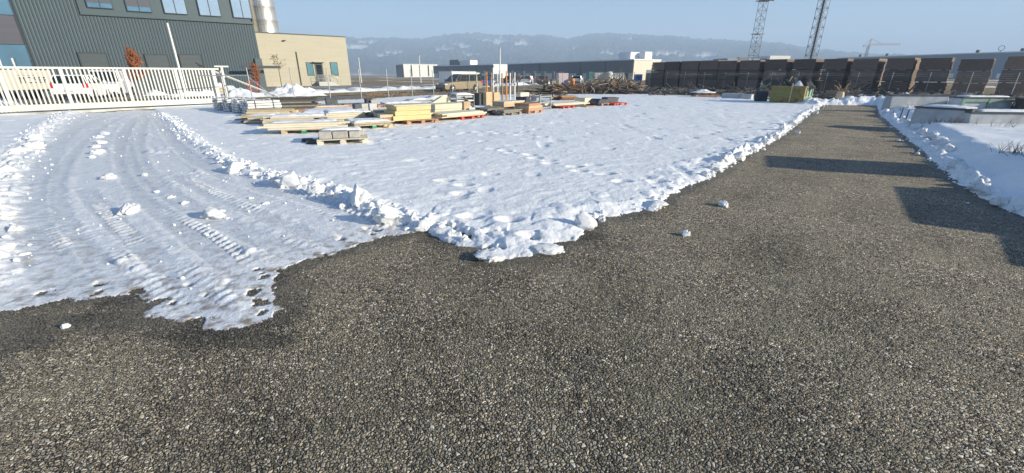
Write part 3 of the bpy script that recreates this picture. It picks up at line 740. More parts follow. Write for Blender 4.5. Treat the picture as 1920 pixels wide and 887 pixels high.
# ------------------------------------------------------------------ long low halls behind
mk('hall_dark', (.17, .168, .172), .6, var=.06, scale=.2)
mk('hall_white', (.74, .73, .69), .6, var=.05, scale=.2)
mk('hall_beige', (.62, .58, .48), .6, var=.05, scale=.2)
mk('roof_white', (.80, .80, .80), .6, var=.05)
def dirv(a, b_): d = Vector(b_)-Vector(a); d.z = 0; return d.normalized(), d.length
def low_hall(name, label, pa, pb, ub, H, m_long, m_end, joints, deep=22, band=True):
    """pa near corner, pb far corner of the shaded long face"""
    dx, L = dirv(pa, pb); rz = math.atan2(dx.y, dx.x)
    root = thing(name, label, 'building', pa, rz)          # local x runs away along the long face, y = -out
    s = -1                                                  # building lies to the right of the face direction
    MB().box(0, L, 0, s*deep, 0, H-.35).build('wall', m_end, root)
    if band:
        b = MB(); b.box(.3, L-.1, .25, .0, 2.1, H-.4); b.build('cladding_band', m_long, root)
        b = MB()
        for k in range(1, joints): x = L*(1-(1-k/joints)**1.0); b.box(x-.12, x+.12, .29, .252, 2.1, H-.42)
        b.build('band_joints', 'trim_dark', root)
        for k in range(int(L/7)): MB().box(2+k*7, 5.2+k*7, .03, .0, .1, 2.05).build('loading_door', 'flat_grey', root)
    MB().box(-.2, L, .45, s*deep-.2, H-.35, H).build('roof', 'roof_white', root, bevel=.03)
    return root
def pol(u, dist): x = (u-960)/FPX; y = (dist-.6)/cP; return Vector((x*dist, y, 0))
hA = low_hall('long_hall', 'long low hall with dark grey band and pale end wall, right of the minivan', pol(1186, 130), pol(952, 186), 952, 6.05, 'hall_dark', 'hall_beige', 6, deep=12)
MB().box(-.06, 0, -8.8, -5.8, 0, 3.0).build('end_door', 'flat_grey', hA)
b = MB().box(4, 9, -6.5, -2.5, 6.05, 8.2); b.build('rooftop_unit', 'roof_white', hA, bevel=.05)
MB().box(1.5, 3.2, -9.5, -6.2, 6.05, 8.3).build('rooftop_unit', 'hall_white', hA, bevel=.05)
hB = low_hall('long_hall', 'low hall with dark grey band and white roof unit, behind the minivan', pol(926, 194), pol(814, 230), 814, 6.0, 'hall_dark', 'hall_white', 4, deep=9)
MB().box(30, 38, -6, -1.5, 6.0, 8.6).build('rooftop_unit', 'hall_dark', hB, bevel=.05)
MB().box(20, 29, -6, -1.5, 6.0, 8.2).build('rooftop_unit', 'hall_white', hB, bevel=.05)
pw = pol(758, 262); root = thing('white_office', 'white flat roofed office block with side wall in painted shade and thin window slots', 'building', pw, R(30))
MB().box(0, 22, 0, 16, 0, 7.4).build('wall', 'hall_white', root)
b = MB(); b.box(-.15, 0, .2, 16, 0, 7.2); b.build('side_wall_shade', 'hall_dark', root)  # side away from the sun: its shade is put into the dark colour
b = MB()
for x in (4.6, 10.0, 15.6): b.box(x, x+.7, -.12, 0, .5, 7.0)
b.build('window_slots', 'glass_dark', root)
b = MB(); b.box(-.2, 22.2, -.2, 16.2, 7.4, 7.65); b.build('roof_edge', 'roof_white', root)
# big hall at far right, behind the timber stacks
pa = pol(1990, 150); pb = pol(1560, 222); dx, L = dirv(pa, pb)
mk('hall_blue', (.25, .285, .32), .6, var=.04, scale=.1)
hR = thing('logistics_hall', 'huge blue grey flat roofed hall behind the dark timber stacks', 'building', pa, math.atan2(dx.y, dx.x))
MB().box(0, L, -60, 0, 0, 9.4).build('wall', 'hall_blue', hR)
MB().box(-.3, L+.2, -60, .25, 9.4, 9.8).build('roof_edge', 'hall_white', hR)
for k in range(10): MB().box(4+k*9, 8.5+k*9, .004, .12, .2, 2.0).build('loading_gate', 'hall_white', hR)
for x in (14, 27, 60, 72): MB().box(x-.5, x+.5, -3, -2, 9.8, 10.9).build('roof_vent', 'trim_dark', hR, bevel=.08)
b = MB()
for k in range(16):
    a0, a1 = 2*math.pi*k/16, 2*math.pi*(k+1)/16
    b.tube((20+.9*math.cos(a0), -2, 11.2+.9*math.sin(a0)), (20+.9*math.cos(a1), -2, 11.2+.9*math.sin(a1)), .09, 5)
b.tube((20, -2, 9.8), (20, -2, 10.4), .1, 6); b.build('roof_antenna', 'trim_dark', hR)
root = thing('white_hall', 'white block with blue grey wing peeping over the stacks between the lattice masts', 'building', pol(1436, 210), R(8))
MB().box(0, 11, 0, 14, 0, 10.2).build('wall', 'hall_white', root)
MB().box(-21, 0, 2, 14, 0, 9.0).build('wing', 'hall_blue', root)
MB().box(-15, -9.6, 1.8, 4, 6, 9.4).build('dark_front', 'hall_dark', root)
for i, (u, dd, w, h_) in enumerate([(1245, 420, 30, 11), (1290, 450, 34, 12), (1215, 500, 16, 14), (1325, 520, 22, 12.5)]):
    root = thing('far_hall', ['wide white roofed hall far off just above the left stacks', 'longest white hall far away above the left stacks', 'small pale house far off beside the roof unit', 'pale gabled hall far away left of the lattice masts'][i], 'building', pol(u, dd), R(6*i-8))
    MB().box(-w/2, w/2, 0, 18, 0, h_).build('wall', 'hall_beige', root)
    MB().prism([(-w/2-.5, h_), (w/2+.5, h_), (w/2-2, h_+2.4), (-w/2+2, h_+2.4)], -.5, 18.5).build('roof', 'roof_white', root)

# ------------------------------------------------------------------ lattice masts and crane
def lattice(b, H, w0, w1, step, r, z0=0):
    n = int(H/step); cs = [(-1, -1), (1, -1), (1, 1), (-1, 1)]
    def P(i, k): t = k/n; w = (w0*(1-t)+w1*t)/2; return Vector((cs[i % 4][0]*w, cs[i % 4][1]*w, z0+H*t))
    for i in range(4):
        for k in range(n):
            b.tube(P(i, k), P(i, k+1), r, 5, cap=False)
            b.tube(P(i, k), P(i+1, k+1), r*.55, 4, cap=False) if (k+i) % 2 else b.tube(P(i+1, k), P(i, k+1), r*.55, 4, cap=False)
            if k % 2 == 0: b.tube(P(i, k), P(i+1, k), r*.5, 4, cap=False)
mk('mast_steel', (.16, .17, .175), .6, metal=.3, var=.15)
p1 = pol(1404, 112); t1 = thing('lattice_mast', 'grey steel lattice mast with lamp head, left of the two masts', 'mast', p1, .3)
H1_ = zof(2, p1)
b = MB(); lattice(b, H1_, 1.75, 1.45, 1.0, .06); b.build('lattice', 'mast_steel', t1)
b = MB(); b.box(-1.5, 1.5, -1.2, 1.2, H1_, H1_+.12)
b.build('platform', 'mast_steel', t1)
for x in (-1.5, -.5, .5, 1.5): MB().box(x-.3, x+.3, -1.5, -1.2, H1_-.1, H1_+.5).build('floodlight', 'dark_steel', t1, bevel=.03)
b = MB(); b.box(-1.15, 1.15, -1.15, 1.15, H1_*.60, H1_*.60+.12); b.build('rest_platform', 'mast_steel', t1)
p2 = pol(1510, 104); t2 = thing('lattice_mast', 'grey steel lattice mast leaving the top of the picture, right of the two', 'mast', p2, .5)
b = MB(); lattice(b, 27, 1.9, 1.6, 1.0, .06); b.build('lattice', 'mast_steel', t2)
b = MB(); b.tube((0, 0, 0), (0, 0, 27), .22, 8); b.build('cable_duct', 'dark_steel', t2)
b = MB(); b.box(-1.3, 1.3, -1.3, 1.3, 4.3, 4.45); b.build('rest_platform', 'mast_steel', t2)
mk('crane_paint', (.62, .40, .22), .6)
pc = pol(1613, 420); cr_ = thing('tower_crane', 'far orange and white tower crane above the stacks at right', 'crane', pc, R(-12))
Hc = zof(85, pc)
b = MB(); lattice(b, Hc, 1.6, 1.6, 2.4, .16); b.build('tower', 'mast_steel', cr_)
b = MB(); b.tube((0, 0, Hc), (1.2, 0, Hc+6), .5, 6); b.tube((1.2, 0, Hc+6), (12, 0, Hc+.6), .16, 5); b.tube((1.2, 0, Hc+6), (-4, 0, Hc), .16, 5); b.build('peak', 'crane_paint', cr_)
b = MB()
for k in range(12):
    x = k*2.2; q = lambda t: Hc+t*.0
    b.tube((x, -.5, Hc), (x+2.2, -.5, Hc+.1), .13, 5); b.tube((x, .5, Hc), (x+2.2, .5, Hc+.1), .13, 5); b.tube((x, 0, Hc+1.3), (x+2.2, 0, Hc+1.3), .13, 5)
    b.tube((x, -.5, Hc), (x+1.1, 0, Hc+1.3), .13, 4); b.tube((x+1.1, 0, Hc+1.3), (x+2.2, .5, Hc), .13, 4)
b.build('jib', 'crane_paint', cr_)
b = MB(); b.box(-4.5, -2.5, -.8, .8, Hc-1.4, Hc+.3); b.build('counterweight', 'hall_white', cr_)

# ------------------------------------------------------------------ street lamps, flagpole, bollards
def lamp(u, dist, vt, label, r=.085):
    p = pol(u, dist); t = thing('light_pole', label, 'pole', p); H_ = zof(vt, p)
    b = MB(); b.tube((0, 0, 0), (0, 0, H_), r*1.2, 10, r*.8); b.build('pole', 'white_metal', t, smooth=False)
    b = MB(); b.box(-.14, .14, -.14, .14, 0, .12); b.build('base', 'galv', t)
    b = MB(); b.lathe([(.02, H_), (.13, H_+.01), (.13, H_+.12), (.03, H_+.16)], 10); b.build('head', 'galv', t)
lamp(678, 84, 108, 'thin white light pole right of the beige building')
lamp(789.5, 84, 104, 'thin white light pole in front of the white office')
lamp(938, 66, 91, 'tallest thin white pole, above the upright props', .10)
p = pol(350, 33); t = thing('flagpole', 'white flagpole behind the gate in front of the grey hall', 'pole', p); H_ = zof(43, p)
b = MB(); b.tube((0, 0, 0), (0, 0, H_), .095, 12, .06); b.build('pole', 'white_metal', t)
b = MB(); b.lathe([(.02, H_), (.085, H_+.03), (.085, H_+.07), (.02, H_+.11)], 12); b.build('finial', 'dark_steel', t)
b = MB(); b.box(-.2, .2, -.2, .2, 0, .03); b.build('base', 'galv', t)
for u, vt, lb in ((21, 107, 'short white post behind the gate before the glass front, left one'), (45, 109, 'short white post with dark band by the glass front, right one')):
    p = pol(u+4, 36); t = thing('bollard_light', lb, 'post', p); H_ = zof(vt, p)
    b = MB(); b.tube((0, 0, 0), (0, 0, H_-.45), .06, 10); b.build('pole', 'white_metal', t)
    b = MB(); b.tube((0, 0, H_-.45), (0, 0, H_), .075, 10); b.build('lamp', 'lamp_clear', t)

# ------------------------------------------------------------------ fences
def post_fence(root, pts, Hs, wire_m='galv', inset=(.12, .0)):
    """pts: base points in world, fence root at origin"""
    for i, (p, h_) in enumerate(zip(pts, Hs)):
        b = MB(); b.tube((0, 0, -.1), (0, 0, h_), .030, 8); b.box(-.035, .035, -.035, .035, h_, h_+.02)
        o = b.build('post', 'galv', root); o.location = p
    b = MB()
    for i in range(len(pts)-1):
        a, c = pts[i], pts[i+1]; ha, hc = Hs[i]-.03, Hs[i+1]-.03
        for k in range(10):
            t = (k+.3)/9.3
            b.tube((a.x, a.y, a.z+ha*t), (c.x, c.y, c.z+hc*t), .0022, 3, cap=False)
        for k in range(1, 25):
            q = a.lerp(c, k/25); hq = ha+(hc-ha)*k/25
            b.tube((q.x, q.y, q.z+.06), (q.x, q.y, q.z+hq), .0019, 3, cap=False)
    b.build('wire_mesh', wire_m, root)
fence1 = thing('wire_fence', 'grey wire mesh fence on thin posts along the street beyond the timber yard', 'fence')
pts = [fp(2.5*k, 0) for k in range(0, 17)]; post_fence(fence1, pts, [2.02]*len(pts))
b = MB(); q = pts[0]; q1 = fp(-2.4, 0)
b.tube((q.x, q.y, 1.62), (q1.x, q1.y, 1.62), .024, 6)
r_ = fp(1.7, 0); b.tube((q.x, q.y, 1.55), (r_.x, r_.y, .05), .024, 6); b.build('brace', 'galv', fence1)
fence2 = thing('wire_fence', 'wire mesh fence with slim posts in front of the dark timber stacks', 'fence')
pts2 = [qp(2.5*k, 0) for k in range(-3, 17)]; hs2 = [2.0-.014*(k+3) for k in range(-3, 17)]
post_fence(fence2, pts2, hs2, 'mast_steel')
p = qp(2.5*6.05, 0)
b = MB()
for s in (-1.9, 1.5): e = qp(2.5*6.05+s, -.1); b.tube((p.x, p.y, 1.85), (e.x, e.y, .05), .026, 6)
b.build('brace', 'galv', fence2)

# ------------------------------------------------------------------ sliding gate
GA = Vector((-22.0, 18.8, 0)); GB = Vector((-16.7, 25.3, 0)); gd, gl = dirv(GA, GB)
gate = thing('sliding_gate', 'long white steel sliding gate with vertical bars across the driveway', 'gate', GB, math.atan2(gd.y, gd.x))
XL = -13.6; GHT = 2.0; zb0, zb1 = .16, .42
def gxu(u, z): return at_line(u, GB, gd, z)[1]
MB().box(XL, .35, -.05, .05, GHT-.09, GHT).build('top_rail', 'gate_white', gate, bevel=.01)
MB().box(XL, -.08, -.08, .08, zb0, zb1).build('bottom_beam', 'gate_white', gate, bevel=.012)
MB().box(-.09, .09, -.07, .07, zb0+.01, GHT-.092).build('end_post', 'gate_white', gate, bevel=.012)
mains = [gxu(u, 1.2) for u in (335, 240, 123, 8)]+[-11.9]
for x in mains: MB().box(x-.07, x+.07, -.05, .05, zb1+.001, GHT-.091).build('upright', 'gate_white', gate, bevel=.01)
x = -.22
xs_b = []
while x > XL+.1:
    if all(abs(x-m_) > .11 for m_ in mains): xs_b.append(x)
    x -= .148
bar = MB().box(-.029, .029, -.02, .02, zb1+.001, GHT-.091)
bo = bar.build('bar', 'gate_white', gate); bo.location.x = xs_b[0]
for x in xs_b[1:]:
    c = bo.copy(); COL.objects.link(c); c.location.x = x
b = MB(); b.tube((.05, 0, GHT-.16), (3.3, 0, .36), .055, 4); b.build('diagonal_brace', 'gate_white', gate)
MB().box(-.08, 3.6, -.06, .06, zb0-.02, zb0+.12).build('tail_beam', 'gate_white', gate)
# track beam on the ground and guide portal
tr_ = MB().box(XL-1, .3, -.16, .16, -.02, .10).build('gate_track', 'concrete', None, loc=GB, rz=math.atan2(gd.y, gd.x))
tag(tr_, 'long grey concrete footing under the white sliding gate', 'footing')
gp = thing('gate_guide_post', 'white guide post pair with top rollers at the right end of the gate', 'post', GB+gd*.42, math.atan2(gd.y, gd.x))
for yy in (-.16, .16): MB().box(-.06, .06, yy-.05, yy+.05, 0, GHT+.06).build('post', 'gate_white', gp, bevel=.01)
b = MB(); b.box(-.35, .35, -.22, -.10, GHT+.06, GHT+.13); b.build('cross_arm', 'gate_white', gp)
b = MB()
for yy in (-.08, .08): b.tube((.0, yy, GHT-.1), (.0, yy, GHT+.06), .035, 8)
b.build('roller', 'dark_steel', gp)
# bird on the gate
bd = bmesh.new()
prof_b = [(-.17, .0, .012), (-.10, .02, .03), (-.03, .05, .062), (.04, .07, .068), (.09, .11, .045), (.115, .155, .040), (.145, .165, .028), (.18, .160, .004)]
n = 10; rings = []
for x, z, r in prof_b: rings.append([bd.verts.new((x, r*.85*math.cos(2*math.pi*i/n), z+r*math.sin(2*math.pi*i/n))) for i in range(n)])
for a, c in zip(rings[:-1], rings[1:]):
    for i in range(n): bd.faces.new((a[i], a[(i+1) % n], c[(i+1) % n], c[i]))
bd.faces.new(rings[0][::-1]); bd.faces.new(rings[-1])
me = bpy.data.meshes.new('bird'); bd.to_mesh(me); bd.free(); me.materials.append(M['black_plastic']); me.polygons.foreach_set('use_smooth', [True]*len(me.polygons))
bird = thing('bird', 'small black bird perched on the right end of the gate rail', 'bird', GB+gd*-.55+Vector((0, 0, GHT)), math.atan2(gd.y, gd.x)+math.pi)
o = bpy.data.objects.new('body', me); COL.objects.link(o); o.parent = bird; o.location.z = .09
b = MB(); b.tube((.02, -.02, 0), (.02, -.02, .07), .006, 5); b.tube((.02, .02, 0), (.02, .02, .07), .006, 5); b.build('legs', 'black_plastic', bird)

# ------------------------------------------------------------------ vehicles
def paint(k, col, metal=.3, rough=.32): return mk(k, col, rough, metal=metal, var=.04, scale=2)
paint('car_beige', (.25, .205, .135), .5); paint('car_silver', (.62, .63, .64), .4); paint('car_white', (.78, .78, .77), 0.0); paint('car_blue', (.03, .07, .20)); paint('car_dark', (.05, .055, .06))
def wheel(root, x, y, r, w=.21):
    s = 1 if y > 0 else -1
    Tm = Matrix.Translation((x, y, r)) @ Matrix.Rotation(R(90), 4, 'X')
    ty = MB().lathe([(r*.62, -w/2), (r*.93, -w/2), (r, -w*.3), (r, w*.3), (r*.93, w/2), (r*.62, w/2)], 24, Tm).build('wheel', 'rubber', root, smooth=False)
    b = MB(); Tr = Matrix.Translation((x, y+s*w*.38, r)) @ Matrix.Rotation(R(90), 4, 'X')
    for k in range(5):
        a = 2*math.pi*k/5; b.tube(Tr @ Vector((0, 0, 0)), Tr @ Vector((math.cos(a)*r*.6, math.sin(a)*r*.6, 0)), r*.12, 5)
    b.lathe([(r*.52, -.02), (r*.66, -.02), (r*.66, .03), (r*.52, .03)], 24, Tr); b.lathe([(.001, -.03), (r*.2, -.03), (r*.2, .03), (.001, .03)], 12, Tr)
    b.build('rim', 'rim', ty)
def car(name, label, cat, loc, rz, L, Wd, Hh, pm, low, glass, roof, pillars, wx, wr=.33, taper=.17, lights=True, group=None):
    t = thing(name, label, cat, loc, rz, group); hw = Wd/2
    MB().prism(low, -hw, hw).build('body', pm, t, bevel=.045)
    MB().prism(glass, -hw+.035, hw-.035, None, taper).build('windows', 'glass_dark', t)
    zr = Hh; yr = hw-.035-taper
    MB().prism([(roof[0], zr-.085), (roof[1], zr-.085), (roof[1]-.12, zr-.01), (roof[1]-.5, zr), (roof[0]+.4, zr), (roof[0]+.05, zr-.02)], -yr-.03, yr+.03).build('roof', pm, t, bevel=.02)
    zb_ = min(z for x, z in glass)
    for (x0_, x1_) in pillars:
        for s in (-1, 1):
            b = MB(); b.tube((x0_, s*(hw-.045), zb_-.02), (x1_, s*(yr+.015), zr-.06), .045, 4); b.build('pillar', pm, t)
    for x in wx:
        for s in (-1, 1):
            b = MB(); b.lathe([(.001, -.012), (wr*1.16, -.012), (wr*1.16, .012), (.001, .012)], 24, Matrix.Translation((x, s*(hw+.003), wr)) @ Matrix.Rotation(R(90), 4, 'X')); b.build('wheel_arch', 'black_plastic', t)
            wheel(t, x, s*(hw-.075), wr)
    xf, xr = max(x for x, z in low), min(x for x, z in low)
    for s in (-1, 1):
        if lights:
            b = MB(); b.box(xf-.38, xf-.02, s*(hw-.42) if s > 0 else -hw-.008, hw+.008 if s > 0 else -(hw-.42), zb_*.66, zb_*.66+.16); b.build('headlight', 'lamp_clear', t, bevel=.03)
        b = MB(); b.box(xr-.015, xr+.25, s*(hw-.26) if s > 0 else -hw-.01, hw+.01 if s > 0 else -(hw-.26), zb_*.78, zb_*.78+.30); b.build('tail_light', 'tail_red', t, bevel=.03)
        xa = max(p[0] for p in pillars)-.12
        b = MB(); b.box(xa-.1, xa+.06, s*(hw+.03) if s > 0 else -hw-.22, hw+.22 if s > 0 else -(hw+.03), zb_+.05, zb_+.22); b.build('mirror', pm, t, bevel=.03)
    MB().box(xf-.1, xf+.03, -hw+.06, hw-.06, .20, .42).build('front_bumper', 'black_plastic', t, bevel=.03)
    MB().box(xr-.03, xr+.1, -hw+.06, hw-.06, .22, .42).build('rear_bumper', 'black_plastic', t, bevel=.03)
    MB().box(xr-.045, xr-.03, -.26, .26, .60, .72).build('number_plate', 'white_metal', t)
    return t
mpv_low = [(-2.38, .30), (-2.43, .6), (-2.40, 1.02), (-1.9, 1.05), (1.15, 1.00), (2.15, .86), (2.40, .70), (2.44, .40), (2.35, .22), (-2.25, .22)]
mpv_gl = [(-2.36, 1.02), (1.28, .98), (.42, 1.62), (.1, 1.68), (-2.0, 1.68), (-2.15, 1.6)]
mpv_pil = [(1.22, .38), (.62, .15), (-.35, -.42), (-1.45, -1.40), (-2.32, -2.12)]
pm = at(862, 171); pm.z = 0
car('minivan', 'beige minivan driving on the street beyond the fence', 'minivan', pm, AZ_F+math.pi-.30, 4.85, 1.85, 1.72, 'car_beige', mpv_low, mpv_gl, (-2.12, .36), mpv_pil, (1.5, -1.45))
est_low = [(-2.2, .30), (-2.26, .6), (-2.2, .98), (1.0, .94), (2.05, .80), (2.22, .62), (2.24, .36), (2.1, .22), (-2.1, .22)]
est_gl = [(-2.15, .96), (1.05, .92), (.25, 1.44), (-1.5, 1.46), (-1.85, 1.40)]
est_pil = [(1.0, .22), (-.25, -.3), (-1.2, -1.15), (-2.1, -1.82)]
# the estate seen from behind, standing behind the gate
pe = fp(-5.2, 8.2); pe = pol(162, 31)
car('estate_car', 'white estate car seen from behind through the gate bars, red tail lights', 'car', pe, R(117), 4.4, 1.95, 1.66, 'car_white', [(x, z*1.12 if z > .5 else z) for x, z in est_low], [(x, z*1.125) for x, z in est_gl], (-1.8, .22), est_pil, (1.35, -1.3))
van_low = [(-2.6, .30), (-2.65, 1.15), (1.45, 1.15), (2.35, .98), (2.6, .70), (2.6, .36), (2.5, .24), (-2.5, .24)]
van_gl = [(-2.0, 1.13), (1.55, 1.12), (.95, 1.90), (-2.0, 1.92)]
pv = pol(214, 35)
v = car('delivery_van', 'white delivery van behind the gate right of the estate car', 'van', pv, R(-62), 5.2, 1.95, 1.98, 'car_white', van_low, van_gl, (-2.62, 1.0), [(1.5, .9), (.75, .62)], (1.65, -1.6))
b = MB(); b.prism([(-2.62, 1.14), (.55, 1.14), (.5, 1.9), (-2.6, 1.9)], -.955, .955, None, .12); b.build('cargo_panel', 'car_white', v)
# box trailer with lettering
pt = pol(24, 29.5); pt2 = pol(112, 33)
ux, Lb = dirv(pt, pt2)
trl = thing('box_trailer', 'beige box trailer lettered in black standing behind the gate at left', 'trailer', pt, math.atan2(ux.y, ux.x))
mk('trailer_beige', (.58, .54, .42), .6, var=.05)
zt0, zt1 = zof(170, pt), zof(131, pt)
MB().box(0, Lb, 0, 2.0, zt0, zt1).build('box_body', 'trailer_beige', trl, bevel=.02)
MB().box(.1, Lb-.1, .15, 1.85, zt0-.14, zt0-.002).build('chassis', 'dark_steel', trl)
for x in (Lb*.42, Lb*.62): wheel(trl, x, .25, .30); wheel(trl, x, 1.75, .30)
b = MB(); b.tube((Lb, 1, zt0-.05), (Lb+1.0, 1, zt0-.05), .05, 6); b.tube((Lb+.8, 1, 0), (Lb+.8, 1, zt0), .03, 6); b.build('drawbar', 'dark_steel', trl)
b = MB(); b.box(-.004+Lb*.22, Lb*.62, -.012, -.002, zt1-.36, zt1-.34); b.box(Lb*.34, Lb*.36, -.012, -.002, zt1-.34, zt1-.12); b.box(Lb*.42, Lb*.44, -.012, -.002, zt1-.34, zt1-.12); b.build('emblem', 'black_plastic', trl)
cu = bpy.data.curves.new('lettering', 'FONT'); cu.body = 'MOSER'; cu.size = .46; cu.extrude = .004; cu.space_character = 1.25
to = bpy.data.objects.new('lettering', cu); COL.objects.link(to); bpy.context.view_layer.update()
me = bpy.data.meshes.new_from_object(to.evaluated_get(bpy.context.evaluated_depsgraph_get())); bpy.data.objects.remove(to)
me.materials.clear(); me.materials.append(M['black_plastic']); lo = bpy.data.objects.new('lettering', me); COL.objects.link(lo)
wl = max(v_.co.x for v_ in me.vertices); lo.parent = trl; lo.rotation_euler = (R(90), 0, 0); lo.scale = (Lb*.60/wl,)*2+(1,); lo.location = (Lb*.27, -.006, zof(157, pt))
# white box truck behind the minivan
pb_ = at_line(847, fp(18, 12), FT, 1)[0]; pb2 = at_line(893, fp(18, 12), FT, 1)[0]; ux, Lb = dirv(pb_, pb2)
tk = thing('box_truck', 'white box truck parked behind the beige minivan', 'truck', pb_, math.atan2(ux.y, ux.x))
zt1 = zof(134, pb_+ux*2)
MB().box(0, Lb, 0, 2.2, .75, zt1).build('cargo_box', 'car_white', tk, bevel=.03)
MB().prism([(Lb+1.7, .45), (Lb+.05, .45), (Lb+.05, 1.9), (Lb+1.0, 1.9), (Lb+1.55, 1.2), (Lb+1.7, 1.1)], .1, 2.1).build('cab', 'car_white', tk, bevel=.04)
MB().prism([(Lb+1.52, 1.25), (Lb+.4, 1.25), (Lb+.4, 1.75), (Lb+1.08, 1.78)], .085, 2.115).build('cab_windows', 'glass_dark', tk)
MB().box(0, Lb+.05, .3, 1.9, .5, .748).build('chassis', 'dark_steel', tk)
for x in (Lb+.9, .9): wheel(tk, x, .22, .38); wheel(tk, x, 1.98, .38)
# parked cars beyond
for i, (u, v_, pmn, lb) in enumerate([(902, 163, 'car_blue', 'dark blue car parked behind the upright props'), (990, 159, 'car_silver', 'silver car parked in front of the long hall, left of the row'),
                                     (1015, 158.5, 'car_dark', 'dark car parked between the silver car and the pink panel'), (965, 158, 'car_dark', 'dark car half hidden by the white props'), (1082, 157.5, 'car_silver', 'silver car parked right of the pink panel')]):
    car('parked_car', lb, 'car', at(u, v_), R(55+20*(i % 3)), 4.4, 1.8, 1.46, pmn, est_low, est_gl, (-1.8, .22), est_pil, (1.35, -1.3), group='cars parked before the long hall')

# ------------------------------------------------------------------ trees
def leafy(name, label, p, H_, crown_r, crown_z0, n, leaf_m, seed, leaf=.075, limbs=14, base_r=.05):
    rr = random.Random(seed); t = thing(name, label, 'tree', p)
    b = MB(); b.tube((0, 0, -.05), (.02, .02, H_*.55), base_r, 7, base_r*.6); b.tube((.02, .02, H_*.55), (.05, 0, H_*.98), base_r*.6, 6, .008)
    b.build('trunk', 'bark', t)
    lb = MB(); lv = MB()
    for i in range(limbs):
        z = crown_z0+(H_*.92-crown_z0)*i/limbs*rr.uniform(.9, 1.05); a = rr.uniform(0, 6.28)
        ln = crown_r*(1.05-.8*(z-crown_z0)/(H_-crown_z0))*rr.uniform(.75, 1.1)
        e = Vector((math.cos(a)*ln, math.sin(a)*ln, z+ln*rr.uniform(.6, 1.4)))
        lb.tube((.03, .01, z), e, .014, 5, .004)
        for j in range(3):
            s = Vector((.03, .01, z)).lerp(e, rr.uniform(.35, .9)); e2 = s+Vector((rr.uniform(-1, 1), rr.uniform(-1, 1), rr.uniform(.1, 1)))*crown_r*.45
            lb.tube(s, e2, .006, 4, .002)
            for q in range(max(1, n//(limbs*3))):
                c = s.lerp(e2, rr.random())+Vector((rr.gauss(0, .07), rr.gauss(0, .07), rr.gauss(0, .07)))
                ax = Vector((rr.gauss(0, 1), rr.gauss(0, 1), rr.gauss(0, 1))).normalized(); bx = ax.orthogonal().normalized(); sz = leaf*rr.uniform(.6, 1.4)
                lv.add([c-ax*sz, c+bx*sz*.5, c+ax*sz, c-bx*sz*.5], [(0, 1, 2, 3)])
    lb.build('limbs', 'bark', t)
    if lv.v: lv.build('crown', leaf_m, t)
    return t
p = pol(270, 37); leafy('young_tree', 'small tree with orange brown winter leaves in front of the grey hall', p, zof(89, p), .62, .9, 3000, 'leaf_rust', 3, .085, limbs=46)
p = pol(486, 41); leafy('young_tree', 'slim tree with rusty leaves at the corner of the grey hall', p, zof(119, p), .36, .9, 1500, 'leaf_rust', 5, .07, limbs=36)
p = pol(529, 52); leafy('young_tree', 'nearly bare young tree with few dry leaves before the beige wall', p, zof(101, p), 1.0, 2.0, 110, 'leaf_dry', 9, .09, limbs=10)
# red frame and pale crate behind the gate end
p = pol(479, 38); t = thing('red_trestle', 'small red painted steel trestle at the hall corner behind the fence', 'trestle', p, .4)
for s in (-.35, .35):
    b = MB(); b.tube((s-.25, -.1, 0), (s, 0, 1.05), .035, 6); b.tube((s+.25, .1, 0), (s, 0, 1.05), .035, 6); b.build('leg_pair', 'red_paint', t)
b = MB(); b.tube((-.5, 0, 1.05), (.5, 0, 1.05), .045, 6); b.tube((-.5, 0, .5), (.5, 0, .5), .03, 6); b.build('crossbar', 'red_paint', t)
p = pol(418, 33); t = thing('wooden_crate', 'pale wooden crate with snow on it behind the gate end', 'crate', p, R(40))
MB().box(-.45, .45, -.4, .4, .12, .78).build('box', 'pine_pale', t, bevel=.01)
b = MB()
for z in (.14, .36, .58): b.box(-.47, .47, -.425, -.405, z, z+.16)
b.build('slats', 'pine', t)
b = MB(); b.box(-.45, -.3, -.4, .4, 0, .118); b.box(.3, .45, -.4, .4, 0, .118); b.build('runners', 'pine', t)
snow_mound('snow_blanket', 'snow lying on top of the pale crate behind the gate', p+Vector((0, 0, .78)), .45, .42, .22, R(40), 31)

# ------------------------------------------------------------------ far fence: dark stacks
STK = [(1212, 1223, 137, 1), (1223, 1247, 116.5, 3), (1249, 1276, 115.3, 3), (1279, 1312, 114.3, 3), (1314, 1349, 113.2, 3), (1350, 1384, 113.8, 3), (1390, 1428, 113, 3), (1437, 1479, 111, 3),
       (1490, 1532, 110.5, 3), (1547, 1592, 110, 3), (1602, 1651, 110, 3), (1667, 1720, 108.6, 3), (1731, 1791, 108.5, 3), (1806, 1870, 110.5, 3), (1893, 1956, 105, 3)]
S0 = qp(0, 2.6)
def stack_tier(w, dep, h_, rr):
    b = MB(); nb = max(3, int(h_/.16)); z = .035
    th = (h_-.035)/nb
    for i in range(nb):
        j = rr.uniform(-.035, .035); j2 = rr.uniform(-.03, .03)
        b.box(j-.02, w+j2+.02, rr.uniform(-.03, .02), dep, z+.006, z+th-.008); z += th
    return b
ordn = ['first', 'second', 'third', 'fourth', 'fifth', 'sixth', 'seventh', 'eighth', 'ninth', 'tenth', 'eleventh', 'twelfth', 'thirteenth', 'fourteenth', 'last']
